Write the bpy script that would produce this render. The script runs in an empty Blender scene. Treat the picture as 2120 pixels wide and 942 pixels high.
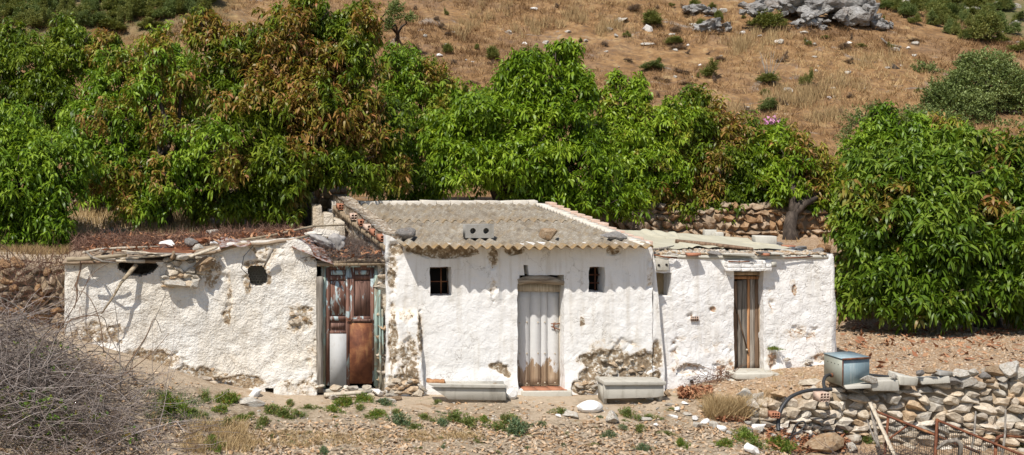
import bpy, bmesh, math
import numpy as np
from mathutils import Vector, Matrix, Euler

sc = bpy.context.scene
F, CX, HY, CZ = 2640.0, 400.0, 300.0, 4.29      # lens in photo pixels, axis point, horizon row, eye height

# ------------------------------------------------------------------ camera, light, exposure
cam = bpy.data.objects.new('camera', bpy.data.cameras.new('camera'))
sc.collection.objects.link(cam); sc.camera = cam
cam.location = (0, 0, CZ); cam.rotation_euler = (math.pi/2, 0, 0)
cam.data.sensor_width = 36; cam.data.lens = 36*F/2120
cam.data.shift_x = (1060-CX)/2120; cam.data.shift_y = -(471-HY)/2120
cam.data.clip_start = 0.1; cam.data.clip_end = 2000

LDIR = Vector((0.78, 1.0, -1.85)).normalized()
sun = bpy.data.objects.new('sun', bpy.data.lights.new('sun', 'SUN'))
sc.collection.objects.link(sun)
sun.data.energy = 4.6; sun.data.angle = math.radians(0.53); sun.data.color = (1.0, 0.955, 0.89)
sun.rotation_euler = LDIR.to_track_quat('-Z', 'Y').to_euler(); sun.location = (-10, -10, 30)
w = bpy.data.worlds.new('World'); sc.world = w; w.use_nodes = True
sky = w.node_tree.nodes.new('ShaderNodeTexSky'); sky.sky_type = 'NISHITA'; sky.sun_disc = False
sky.sun_elevation = math.asin(-LDIR.z); sky.sun_rotation = math.atan2(-LDIR.x, -LDIR.y)
bg = w.node_tree.nodes['Background']; bg.inputs[1].default_value = 0.11
w.node_tree.links.new(sky.outputs[0], bg.inputs[0])
sc.view_settings.view_transform = 'Standard'; sc.view_settings.look = 'None'
sc.view_settings.exposure = 0.17; sc.view_settings.gamma = 1.0
cy = sc.cycles
cy.max_bounces = 6; cy.diffuse_bounces = 3; cy.glossy_bounces = 2; cy.transmission_bounces = 3
cy.transparent_max_bounces = 4; cy.use_denoising = True; cy.denoiser = 'OPENIMAGEDENOISE'
cy.caustics_reflective = False; cy.caustics_refractive = False; cy.sample_clamp_indirect = 4

# ------------------------------------------------------------------ helpers
R = np.random.default_rng(11)

def P(x, y, Y):
    return np.array([(x-CX)*Y/F, Y, CZ-(y-HY)*Y/F])

def _h(ix, iy, iz, s):
    h = (ix*374761393 + iy*668265263 + iz*1442695041 + s*974634777) & 0xffffffff
    h = ((h ^ (h >> 13))*1274126177) & 0xffffffff
    h ^= h >> 16
    return (h & 0xffffff)/float(0xffffff)

def vn(x, y, z=0.0, s=0):
    x, y, z = np.broadcast_arrays(np.asarray(x, float), np.asarray(y, float), np.asarray(z, float))
    ix, iy, iz = (np.floor(a).astype(np.int64) for a in (x, y, z))
    fx, fy, fz = x-ix, y-iy, z-iz
    fx, fy, fz = (f*f*(3-2*f) for f in (fx, fy, fz))
    r = 0
    for dx in (0, 1):
        for dy in (0, 1):
            for dz in (0, 1):
                r = r + _h(ix+dx, iy+dy, iz+dz, s)*(fx if dx else 1-fx)*(fy if dy else 1-fy)*(fz if dz else 1-fz)
    return r

def fbm(x, y, z=0.0, s=0, o=4):
    x, y, z = (np.asarray(a, float) for a in (x, y, z))
    r, a, t = 0, 1.0, 0
    for k in range(o):
        r = r + a*vn(x*2**k, y*2**k, z*2**k, s+k*17); t += a; a *= .5
    return r/t                                     # 0..1, mean .5

def sstep(a, b, x):
    t = np.clip((np.asarray(x, float)-a)/(b-a), 0, 1)
    return t*t*(3-2*t)

def link(o, parent=None):
    sc.collection.objects.link(o)
    if parent is not None: o.parent = parent
    return o

def tag(o, label=None, cat=None, group=None, kind=None):
    if label: o['label'] = label
    if cat: o['category'] = cat
    if group: o['group'] = group
    if kind: o['kind'] = kind
    return o

def thing(name, label, cat, loc=(0, 0, 0), group=None):
    o = bpy.data.objects.new(name, None); link(o); o.location = [float(v) for v in loc]
    o.empty_display_size = .2
    return tag(o, label, cat, group)

def origin(o):
    v = Vector((0, 0, 0))
    while o is not None: v += o.location; o = o.parent
    return v

def npmesh(name, V, faces, mat, parent=None, loc=None, smooth=False, attrs=None):
    """faces: list of (n,k) int arrays. V in world coordinates."""
    off = origin(parent) if parent is not None else Vector((0, 0, 0))
    l = Vector(loc)-off if loc is not None else Vector((0, 0, 0))
    V = np.asarray(V, float) - np.array(off+l)
    me = bpy.data.meshes.new(name)
    faces = [np.asarray(f, np.int32) for f in faces if len(f)]
    me.vertices.add(len(V)); me.vertices.foreach_set('co', V.astype(np.float32).ravel())
    nl = sum(f.size for f in faces); nf = sum(len(f) for f in faces)
    me.loops.add(nl); me.polygons.add(nf)
    me.loops.foreach_set('vertex_index', np.concatenate([f.ravel() for f in faces]))
    cnt = np.concatenate([np.full(len(f), f.shape[1]) for f in faces])
    me.polygons.foreach_set('loop_start', np.concatenate([[0], np.cumsum(cnt)[:-1]]).astype(np.int32))
    me.update(calc_edges=True)
    me.validate()
    if smooth: me.polygons.foreach_set('use_smooth', np.ones(len(me.polygons), bool))
    for k, a in (attrs or {}).items():
        a = np.asarray(a, np.float32)
        if a.ndim == 1:
            at = me.attributes.new(k, 'FLOAT', 'POINT'); at.data.foreach_set('value', a)
        else:
            at = me.attributes.new(k, 'FLOAT_VECTOR', 'POINT'); at.data.foreach_set('vector', a.ravel())
    me.materials.append(mat)
    o = bpy.data.objects.new(name, me); o.location = l
    return link(o, parent)

class MB:
    def __init__(s): s.V = []; s.Q = []; s.T = []; s.n = 0; s.c = []
    def add(s, V, Q=(), T=(), tint=.5):
        V = np.asarray(V, float).reshape(-1, 3)
        if len(Q): s.Q.append(np.asarray(Q)+s.n)
        if len(T): s.T.append(np.asarray(T)+s.n)
        s.V.append(V); s.n += len(V); s.c.append(np.full(len(V), tint)); return s
    def box(s, a, b, jit=0.0, tint=.5, rot=None, taper=None):
        a, b = np.array(a, float), np.array(b, float); c = (a+b)/2; h = (b-a)/2
        V = np.array([[x, y, z] for z in (-1, 1) for y in (-1, 1) for x in (-1, 1)], float)
        if taper: V[4:, :2] *= taper
        V = V*h + (R.uniform(-jit, jit, (8, 3)) if jit else 0)
        if rot is not None: V = V@np.array(Euler(rot).to_matrix()).T
        return s.add(V+c, [[0, 2, 3, 1], [4, 5, 7, 6], [0, 1, 5, 4], [1, 3, 7, 5], [3, 2, 6, 7], [2, 0, 4, 6]], tint=tint)
    def beam(s, p, q, w, t, tint=.5, n=1, jit=0.0, roll=0.0):
        """rectangular bar from p to q, width w (sideways), thickness t"""
        p, q = Vector(p), Vector(q); d = (q-p); L = d.length; d.normalize()
        up = Vector((0, 0, 1)) if abs(d.z) < .9 else Vector((0, 1, 0))
        sd = d.cross(up).normalized(); u = sd.cross(d)
        if roll:
            m = Matrix.Rotation(roll, 3, d); sd = m@sd; u = m@u
        V = []
        for k in range(n+1):
            c = p+d*(L*k/n)
            for a, b in ((-1, -1), (1, -1), (1, 1), (-1, 1)):
                V.append(c+sd*(a*w/2)+u*(b*t/2)+Vector(R.uniform(-jit, jit, 3)))
        Qs = [[0, 3, 2, 1], [4*n, 4*n+1, 4*n+2, 4*n+3]]
        for k in range(n):
            for j in range(4):
                a, b = 4*k+j, 4*k+(j+1) % 4
                Qs.append([a, b, b+4, a+4])
        return s.add([tuple(v) for v in V], Qs, tint=tint)
    def tube(s, pts, r, n=7, tint=.5, jit=0.0):
        pts = [Vector([float(c) for c in p]) for p in pts]; m = len(pts)
        rr = r if hasattr(r, '__len__') else [r]*m
        V = []; prev = None
        for k in range(m):
            d = (pts[min(k+1, m-1)]-pts[max(k-1, 0)]).normalized()
            if prev is None:
                u = d.cross(Vector((0, 0, 1)) if abs(d.z) < .9 else Vector((1, 0, 0))).normalized()
            else: u = (prev-d*prev.dot(d)).normalized()
            prev = u; v = d.cross(u)
            for j in range(n):
                a = 2*math.pi*j/n; q = rr[k]*(1+(R.uniform(-jit, jit) if jit else 0))
                V.append(pts[k]+u*(math.cos(a)*q)+v*(math.sin(a)*q))
        V += [pts[0], pts[-1]]
        Q = []; T = []
        for k in range(m-1):
            for j in range(n):
                a, b = k*n+j, k*n+(j+1) % n; Q.append([a, b, b+n, a+n])
        for j in range(n):
            T.append([m*n, (j+1) % n, j]); T.append([m*n+1, (m-1)*n+j, (m-1)*n+(j+1) % n])
        return s.add([tuple(v) for v in V], Q, T, tint=tint)
    def build(s, name, mat, parent=None, loc=None, smooth=False, bevel=0.0):
        V = np.concatenate(s.V)
        fs = ([np.concatenate(s.Q)] if s.Q else [])+([np.concatenate(s.T)] if s.T else [])
        o = npmesh(name, V, fs, mat, parent, loc, smooth, {'tint': np.concatenate(s.c)})
        if bevel:
            b = o.modifiers.new('bevel', 'BEVEL'); b.width = bevel; b.segments = 2; b.limit_method = 'ANGLE'
        return o

def pbox(mb, x0, y0, x1, y1, Y, t, jit=0.0, tint=.5):
    """box whose front face stands at depth Y and covers those photo pixels"""
    a, b = P(x0, y1, Y), P(x1, y0, Y)
    return mb.box((a[0], Y, a[2]), (b[0], Y+t, b[2]), jit, tint)

# ------------------------------------------------------------------ shader helpers
class S:
    def __init__(s, name, rough=.9, spec=.25):
        s.m = bpy.data.materials.new(name); s.m.use_nodes = True; s.nt = s.m.node_tree
        s.b = s.nt.nodes['Principled BSDF']; s.b.inputs['Roughness'].default_value = rough
        s.b.inputs['Specular IOR Level'].default_value = spec; s._pos = None; s._obj = None
    def n(s, t, **k):
        n = s.nt.nodes.new('ShaderNode'+t)
        for a, b in k.items(): setattr(n, a, b)
        return n
    def l(s, a, b): s.nt.links.new(a, b)
    def put(s, sock, v):
        if isinstance(v, bpy.types.NodeSocket): s.l(v, sock)
        elif isinstance(v, (tuple, list)) and len(v) == 3 and sock.type == 'RGBA': sock.default_value = (*v, 1)
        else: sock.default_value = v
    def pos(s, scale=(1, 1, 1)):
        g = s.n('NewGeometry').outputs['Position']; return s.map(g, scale)
    def obj(s, scale=(1, 1, 1)):
        g = s.n('TexCoord').outputs['Object']; return s.map(g, scale)
    def map(s, v, scale):
        if tuple(scale) == (1, 1, 1): return v
        m = s.n('Mapping'); m.inputs['Scale'].default_value = scale; s.l(v, m.inputs[0]); return m.outputs[0]
    def noise(s, v, scale, detail=4, rough=.55, dist=0.0, color=False):
        t = s.n('TexNoise'); s.l(v, t.inputs['Vector'])
        t.inputs['Scale'].default_value = scale; t.inputs['Detail'].default_value = detail
        t.inputs['Roughness'].default_value = rough; t.inputs['Distortion'].default_value = dist
        return t.outputs['Color' if color else 'Fac']
    def vor(s, v, scale, feature='F1', out='Distance', rnd=1.0):
        t = s.n('TexVoronoi', feature=feature); s.l(v, t.inputs['Vector']); t.inputs['Scale'].default_value = scale
        t.inputs['Randomness'].default_value = rnd
        return t.outputs[out]
    def ramp(s, f, stops, interp='LINEAR'):
        r = s.n('ValToRGB'); e = r.color_ramp; e.interpolation = interp
        while len(e.elements) < len(stops): e.elements.new(.5)
        for el, (p, c) in zip(e.elements, stops):
            el.position = p; el.color = (*c, 1) if hasattr(c, '__len__') else (c, c, c, 1)
        s.put(r.inputs[0], f); return r.outputs[0]
    def mix(s, f, a, b, blend='MIX'):
        x = s.n('Mix', data_type='RGBA', blend_type=blend)
        s.put(x.inputs[0], f); s.put(x.inputs[6], a); s.put(x.inputs[7], b); return x.outputs[2]
    def math(s, op, a, b=0.0, c=None, clamp=False):
        x = s.n('Math', operation=op, use_clamp=clamp); s.put(x.inputs[0], a); s.put(x.inputs[1], b)
        if c is not None: s.put(x.inputs[2], c)
        return x.outputs[0]
    def attr(s, name, out='Fac'):
        a = s.n('Attribute', attribute_name=name); return a.outputs[out]
    def xyz(s, v):
        x = s.n('SeparateXYZ'); s.l(v, x.inputs[0]); return x.outputs
    def bump(s, h, strength=.5, dist=.02, nrm=None):
        b = s.n('Bump'); b.inputs['Strength'].default_value = strength; b.inputs['Distance'].default_value = dist
        s.l(h, b.inputs['Height'])
        if nrm is not None: s.l(nrm, b.inputs['Normal'])
        return b.outputs[0]
    def done(s, col, nrm=None, rough=None, metal=None):
        s.put(s.b.inputs['Base Color'], col)
        if nrm is not None: s.l(nrm, s.b.inputs['Normal'])
        if rough is not None: s.put(s.b.inputs['Roughness'], rough)
        if metal is not None: s.put(s.b.inputs['Metallic'], metal)
        return s.m

# ------------------------------------------------------------------ materials
def plaster(name, white, cream, creamy, stone_a, stone_b, pebble, flake, bs=.85):
    s = S(name, .92, .15); p = s.pos()
    big = s.noise(p, 1.1, 4, .6); med = s.noise(p, 4.5, 5, .6, .4); fin = s.noise(p, 26, 4, .6)
    base = s.mix(s.ramp(big, [(.38, 0), (.68, 1)]), white, cream)
    base = s.mix(creamy, white, base)
    # dirt washed down the wall: thin vertical streaks
    st = s.noise(s.pos((7, 7, .7)), 1, 4, .6)
    base = s.mix(s.math('MULTIPLY', s.ramp(st, [(.50, 0), (.70, 1)]), .50), base, (.52, .46, .37))
    base = s.mix(s.math('MULTIPLY', s.ramp(s.noise(p, 55, 2), [(.60, 0), (.75, 1)]), .22), base, (.50, .42, .32))
    # hairline cracks
    vc = s.n('VectorMath', operation='ADD'); s.l(p, vc.inputs[0])
    sc2 = s.n('VectorMath', operation='SCALE'); s.l(s.noise(p, 5, 3, .6, 0, True), sc2.inputs[0]); sc2.inputs['Scale'].default_value = .55
    s.l(sc2.outputs[0], vc.inputs[1])
    crack = s.vor(vc.outputs[0], 1.7, 'DISTANCE_TO_EDGE')
    cr = s.math('MULTIPLY', s.ramp(crack, [(0, 1), (.012, 0)]), s.ramp(big, [(.47, 0), (.56, 1)]))
    base = s.mix(s.math('MULTIPLY', cr, .55), base, (.28, .22, .16))
    # worn patches
    wv = s.attr('wear')
    pm = s.math('ADD', wv, s.math('MULTIPLY', s.math('SUBTRACT', s.noise(p, 7, 6, .68, .5), .5), 1.25))
    mask = s.ramp(pm, [(.50, 0), (.53, 1)])
    ochre = s.ramp(pm, [(.34, 0), (.52, 1)])
    base = s.mix(s.math('MULTIPLY', ochre, .55), base, (.60, .45, .28))
    core = s.ramp(s.noise(p, 16, 5, .65), [(.30, stone_a), (.50, stone_b), (.56, (.44, .38, .29)), (.63, (.70, .66, .59))])
    col = s.mix(mask, base, core)
    # height
    h = s.math('MULTIPLY', med, 1.0)
    h = s.math('ADD', h, s.math('MULTIPLY', fin, pebble))
    fl = s.ramp(s.noise(p, 5.5, 4, .55, .6), [(.36, 0), (.385, .35), (.47, .42), (.49, .75), (.60, .80), (.615, 1)])
    h = s.math('ADD', h, s.math('MULTIPLY', fl, flake))
    h = s.math('SUBTRACT', h, s.math('MULTIPLY', mask, .45))
    h = s.math('ADD', h, s.math('MULTIPLY', s.math('MULTIPLY', mask, s.noise(p, 24, 4, .6)), .9))
    h = s.math('SUBTRACT', h, s.math('MULTIPLY', cr, .25))
    return s.done(col, s.bump(h, bs, .035))

m_main = plaster('whitewash', (.82, .805, .775), (.72, .67, .58), .38, (.13, .10, .065), (.30, .22, .14), .35, .22, .6)
m_left = plaster('rough_whitewash', (.80, .77, .71), (.69, .61, .49), .8, (.17, .12, .075), (.36, .26, .16), 1.1, .18)
m_right = plaster('flaky_whitewash', (.81, .79, .76), (.74, .70, .64), .6, (.30, .16, .09), (.46, .30, .20), .30, .55, .72)
m_rough = plaster('bare_masonry', (.66, .60, .50), (.48, .38, .26), 1.0, (.13, .10, .07), (.30, .22, .15), 1.4, .6)

def stone_mat(name, a, b, c, sc_=9, bump=.6, pos=False, tints=True, orange=.35, bd=.04):
    s = S(name, .92, .2); p = s.pos() if pos else s.obj()
    rnd = s.n('ObjectInfo').outputs['Random']
    if not pos:
        v = s.n('VectorMath', operation='ADD'); s.l(p, v.inputs[0])
        cmb = s.n('CombineXYZ'); s.l(s.math('MULTIPLY', rnd, 37), cmb.inputs[0]); s.l(s.math('MULTIPLY', rnd, 11), cmb.inputs[1])
        s.l(cmb.outputs[0], v.inputs[1]); p = v.outputs[0]
    f = s.noise(p, sc_, 6, .65, .3)
    col = s.ramp(f, [(.28, a), (.5, b), (.72, c)])
    t = s.attr('tint')
    if tints:
        hue = s.ramp(t, [(0, (.62, .60, .58)), (.25, (.95, .92, .88)), (.45, (1.08, .98, .86)), (.65, (1.05, .82, .60)), (.8, (.80, .60, .42)), (1, (1.25, 1.22, 1.18))])
        col = s.mix(1.0, col, hue, 'MULTIPLY')
    o = s.ramp(s.noise(p, sc_*.35, 4, .6), [(.52, 0), (.68, 1)])
    col = s.mix(s.math('MULTIPLY', o, orange), col, (.40, .24, .12))
    lich = s.ramp(s.noise(p, sc_*4, 3), [(.62, 0), (.72, 1)])
    col = s.mix(s.math('MULTIPLY', lich, .35), col, (.12, .11, .10))
    return s.done(col, s.bump(s.noise(p, sc_*2.2, 7, .7), bump, bd))

m_lime = stone_mat('limestone', (.26, .22, .17), (.50, .46, .39), (.72, .69, .63), 9, .7, tints=False, orange=.4)
m_white_stone = stone_mat('white_stone', (.62, .58, .52), (.76, .73, .68), (.82, .80, .77), 7, .3, tints=False, orange=.12)
m_grey_stone = stone_mat('grey_stone', (.13, .12, .115), (.26, .24, .22), (.42, .40, .36), 11, .8, tints=False, orange=.2)
m_brown_stone = stone_mat('brown_stone', (.16, .10, .06), (.36, .25, .15), (.50, .40, .29), 10, .8, tints=False, orange=.6)
m_wallstone = stone_mat('wall_stone', (.26, .23, .19), (.50, .46, .39), (.72, .69, .63), 9, .9, pos=True, orange=.3)
m_farstone = stone_mat('terrace_stone', (.18, .13, .09), (.36, .28, .20), (.50, .43, .35), 7, .8, pos=True)
m_crag = stone_mat('crag_stone', (.17, .155, .14), (.46, .435, .40), (.72, .70, .66), 2.4, 1.0, pos=True, tints=False, orange=.35, bd=.35)
m_gravel = stone_mat('gravel_stone', (.27, .21, .15), (.47, .385, .29), (.66, .59, .49), 14, .4, pos=True, orange=.25)

def concrete(name, a, b, stain=(.20, .17, .12), st=.5):
    s = S(name, .9, .25); p = s.pos()
    col = s.mix(s.noise(p, 6, 6, .65), a, b)
    col = s.mix(s.math('MULTIPLY', s.ramp(s.noise(s.pos((1, 1, .35)), 9, 4, .6), [(.52, 0), (.72, 1)]), st), col, stain)
    h = s.math('ADD', s.noise(p, 60, 4, .7), s.math('MULTIPLY', s.noise(p, 9, 4), .5))
    return s.done(col, s.bump(h, .5, .012))
m_conc = concrete('concrete', (.40, .375, .32), (.52, .49, .42))
m_cinder = concrete('cinder_block', (.25, .235, .21), (.38, .36, .32))
m_cblock = concrete('pale_block', (.44, .41, .34), (.60, .57, .49), st=.5)

s = S('corrugated_cement', .93, .15); p = s.pos()
c0 = s.ramp(s.noise(p, 2.6, 6, .68, .3), [(.3, (.13, .105, .075)), (.46, (.245, .205, .155)), (.58, (.31, .275, .22)), (.72, (.44, .40, .335))])
c0 = s.mix(s.math('MULTIPLY', s.ramp(s.noise(p, 34, 4, .7), [(.47, 0), (.62, 1)]), .65), c0, (.13, .11, .085))
c0 = s.mix(s.math('MULTIPLY', s.ramp(s.noise(p, 22, 3, .6), [(.58, 0), (.68, 1)]), .55), c0, (.55, .52, .45))
ye = s.math('MULTIPLY', s.ramp(s.noise(p, 5, 5, .7), [(.50, 0), (.62, 1)]), s.ramp(s.xyz(p)[1], [(0, 1), (1, 1)]))
c0 = s.mix(s.math('MULTIPLY', ye, .35), c0, (.30, .21, .10))
c0 = s.mix(s.math('MULTIPLY', s.attr('edge'), s.ramp(s.noise(p, 8, 4, .6), [(.35, .2), (.6, .9)])), c0, (.30, .19, .08))
m_corr = s.done(c0, s.bump(s.noise(p, 45, 6, .7), .45, .012))

def wood(name, a, b, c, grain=(30, 30, 1.6), bump=.6, wash=None, washlvl=.5, low=None, pos=True, zlow=0.0, knots=True):
    s = S(name, .85, .25); g = (s.pos if pos else s.obj)(grain); p = (s.pos if pos else s.obj)()
    gr = s.noise(g, 1.0, 6, .6, .6)
    col = s.ramp(gr, [(.32, a), (.5, b), (.68, c)])
    t = s.attr('tint')
    col = s.mix(1.0, col, s.ramp(t, [(0, .55), (.5, 1.0), (1, 1.5)]), 'MULTIPLY')
    mask = None
    if wash:
        f = s.math('ADD', s.noise((s.pos if pos else s.obj)((8, 8, 3.2)), 1.0, 6, .62, .6), s.math('MULTIPLY', s.math('SUBTRACT', gr, .5), .25))
        if low is not None:      # paint worn away towards the bottom of the door
            zz = s.xyz(p)[2]
            f = s.math('ADD', f, s.math('MULTIPLY', s.math('SUBTRACT', zz, zlow), low))
        mask = s.ramp(f, [(washlvl-.02, 0), (washlvl+.03, 1)])
        col = s.mix(mask, col, s.mix(s.noise(p, 14, 4), wash, tuple(v*.86 for v in wash)))
    h = s.math('MULTIPLY', gr, 1.0)
    if mask is not None: h = s.math('ADD', h, s.math('MULTIPLY', mask, .25))
    return s.done(col, s.bump(h, bump, .012))
m_wood_grey = wood('weathered_wood', (.10, .085, .07), (.23, .20, .165), (.36, .32, .27))
m_wood_brown = wood('brown_wood', (.07, .045, .03), (.19, .12, .075), (.30, .20, .13))
m_wood_orange = wood('orange_wood', (.22, .10, .04), (.40, .20, .09), (.48, .28, .15))
m_wood_pale = wood('pale_wood', (.36, .29, .20), (.52, .44, .33), (.62, .56, .46))
m_wood_frame = wood('frame_wood', (.22, .14, .08), (.38, .27, .17), (.48, .37, .26))
m_door_white = wood('whitewashed_wood', (.16, .10, .06), (.34, .24, .15), (.50, .40, .28), (34, 34, 1.5), .25, (.68, .67, .645), .47, .75, zlow=.50)
m_door_blue = wood('peeling_blue_paint', (.085, .042, .032), (.17, .085, .060), (.28, .16, .12), (30, 30, 1.6), .6, (.42, .50, .50), .565)
m_door_blue2 = wood('pale_blue_paint', (.11, .06, .045), (.20, .11, .08), (.28, .17, .12), (30, 30, 1.6), .6, (.42, .55, .57), .47)
m_door_brown = wood('bare_door_wood', (.08, .045, .034), (.165, .09, .068), (.27, .165, .125), (30, 30, 1.6), .6, (.36, .46, .46), .64)
m_greenframe = wood('faded_green_paint', (.16, .14, .10), (.28, .25, .18), (.36, .33, .25), (30, 30, 1.2), .6, (.34, .43, .37), .47)
m_log = wood('old_log', (.13, .10, .07), (.30, .24, .17), (.44, .37, .28), (2, 30, 30), .9)
m_cane = wood('cane_wood', (.16, .12, .08), (.34, .27, .18), (.46, .39, .28), (3, 12, 12), .5)
m_bark = wood('bark', (.025, .018, .014), (.06, .045, .034), (.11, .085, .065), (9, 9, 2), 1.0, pos=False)

def rustm(name, pale=.0, rough=.75):
    s = S(name, rough, .35); p = s.pos()
    f = s.noise(p, 5, 6, .65, .4)
    col = s.ramp(f, [(.3, (.07, .022, .012)), (.5, (.16, .055, .025)), (.64, (.27, .11, .045)), (.78, (.46, .26, .12))])
    col = s.mix(s.math('MULTIPLY', s.ramp(s.noise(s.pos((5, 5, 1)), 2, 5, .6), [(.55, 0), (.75, 1)]), .6), col, (.42, .22, .09))
    if pale: col = s.mix(s.math('MULTIPLY', s.ramp(s.noise(p, 11, 4), [(.45, 0), (.55, 1)]), pale), col, (.45, .44, .43))
    return s.done(col, s.bump(s.noise(p, 40, 5), .4, .006))
m_rust = rustm('rusty_steel'); m_rust2 = rustm('rusty_sheet', .55)

s = S('white_sheet_metal', .95, .1); p = s.pos()
c0 = s.mix(s.noise(p, 3, 5, .6), (.40, .40, .39), (.52, .51, .49))
c0 = s.mix(s.math('MULTIPLY', s.ramp(s.noise(s.pos((6, 6, 2)), 5, 5, .7), [(.54, 0), (.68, 1)]), .5), c0, (.36, .33, .29))
m_sheet = s.done(c0, s.bump(s.noise(p, 18, 4), .25, .01))
s = S('steel_with_reflection', .38, .5); p = s.pos()
c0 = s.mix(s.noise(p, 4, 6, .7), (.19, .27, .30), (.29, .37, .39))  # bluish reflection on the box front put into the base colour
c0 = s.mix(s.math('MULTIPLY', s.ramp(s.noise(s.pos((9, 9, 1.2)), 1.6, 4, .6), [(.52, 0), (.72, 1)]), .6), c0, (.50, .52, .49))
m_steel_reflect = s.done(c0, s.bump(s.noise(p, 14, 3), .15, .01), s.ramp(s.noise(p, 9, 4), [(.3, .55), (.7, .75)]), .2)
s = S('steel_sunlit_side', .55, .4); p = s.pos()
c0 = s.mix(s.noise(p, 4, 6, .7), (.30, .31, .25), (.40, .40, .33))  # same box steel, the sunlit side's paler tone put into the colour
m_steel_sunlit = s.done(c0, s.bump(s.noise(p, 14, 3), .15, .01), None, .35)

def flat(name, c, rough=.7, c2=None, scale=12, bump=.2, metal=None):
    s = S(name, rough, .3); p = s.pos()
    col = s.mix(s.noise(p, scale, 5, .65), c, c2 or tuple(v*.65 for v in c))
    return s.done(col, s.bump(s.noise(p, scale*3, 4), bump, .01), None, metal)
m_brick = flat('red_brick', (.46, .20, .11), .9, (.34, .15, .09), 20, .5)
m_brick_pale = flat('mortared_brick', (.52, .28, .18), .9, (.66, .58, .48), 9, .6)
m_black = flat('black_plastic', (.022, .023, .026), .42, (.05, .05, .05), 8)
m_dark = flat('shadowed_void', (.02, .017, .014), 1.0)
m_mortar = flat('white_mortar', (.72, .68, .60), .95, (.50, .43, .34), 7, .8)
m_tarp = flat('creased_tarpaulin', (.56, .53, .41), .6, (.42, .37, .25), 3, .4)
m_fabric = flat('dirty_sacking', (.42, .39, .36), .9, (.24, .22, .20), 6, .6)
m_mud = flat('dry_mud', (.34, .26, .17), .95, (.22, .16, .10), 8, .8)
m_roofdirt = flat('roof_dirt', (.38, .30, .21), .95, (.22, .15, .10), 9, .9)
m_wire = flat('old_wire', (.10, .085, .07), .6, metal=.4)
m_cane_dry = None

def litter(name, a, b, c, rough=.85):
    s = S(name, rough, .2); t = s.attr('tint')
    return s.done(s.ramp(t, [(0, a), (.5, b), (1, c)]))
m_deadred = litter('dead_red_twigs', (.07, .035, .025), (.17, .085, .055), (.32, .20, .14))
m_deadleaf = litter('dead_leaf', (.20, .08, .04), (.32, .14, .07), (.42, .24, .13))
m_straw = litter('straw', (.26, .17, .08), (.44, .31, .15), (.58, .44, .24))
m_hillgrass = litter('hill_grass_blades', (.15, .080, .034), (.30, .175, .076), (.49, .34, .165))
m_twig = litter('grey_twigs', (.07, .05, .04), (.19, .145, .12), (.42, .36, .32))
m_weed = litter('weed_leaves', (.05, .09, .02), (.09, .16, .045), (.22, .24, .09), .6)
m_bramble_leaf = litter('bramble_leaves', (.06, .14, .02), (.16, .30, .04), (.42, .42, .05), .5)

def leaf(name, dark, mid, light, red, rough=.42, trans=.27):
    s = S(name, rough, .28)
    t = s.xyz(s.attr('leafv', 'Vector'))
    g = s.ramp(t[0], [(0, dark), (.5, mid), (1, light)])
    col = s.mix(t[1], g, s.ramp(t[2], [(0, red[0]), (1, red[1])]))
    m = s.done(col)
    tr = s.n('BsdfTranslucent'); s.l(s.mix(1.0, col, (1.45, 1.32, .65), 'MULTIPLY'), tr.inputs[0])
    ms = s.n('MixShader'); ms.inputs[0].default_value = trans
    out = s.nt.nodes['Material Output']
    s.l(s.b.outputs[0], ms.inputs[1]); s.l(tr.outputs[0], ms.inputs[2]); s.l(ms.outputs[0], out.inputs[0])
    return m
RED = ((.26, .19, .025), (.42, .18, .085))
m_mango = leaf('mango_leaves', (.055, .105, .006), (.125, .215, .012), (.27, .375, .038), RED)
m_mango_dark = leaf('dark_mango_leaves', (.052, .085, .006), (.112, .170, .010), (.235, .29, .032), RED)
m_mango_bright = leaf('bright_mango_leaves', (.066, .120, .006), (.152, .248, .012), (.31, .41, .038), RED)
m_mango_deep = leaf('deep_mango_leaves', (.046, .085, .006), (.100, .172, .012), (.225, .30, .038), RED)
m_olive = leaf('olive_leaves', (.080, .115, .028), (.155, .20, .058), (.26, .31, .11), RED, .6, .15)
m_scrub = leaf('scrub_leaves', (.095, .120, .022), (.175, .195, .045), (.27, .27, .08), RED, .7, .15)
m_scrubdry = leaf('dry_scrub_leaves', (.13, .09, .065), (.22, .155, .11), (.31, .23, .16), RED, .8, .1)

# ------------------------------------------------------------------ terrain
def stepline(X):
    """Y at which the upper terrace begins"""
    X = np.asarray(X, float)
    y = np.where(X < -2.25, 22.75, 25.05)
    y = np.where((X > 3.1) & (X < 8.0), 27.5, y)
    y = np.where(X >= 8.0, 25.6, y)
    y = np.where(X > 11.2, 25.9+(X-11.2)*.42, y)
    return y

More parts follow.
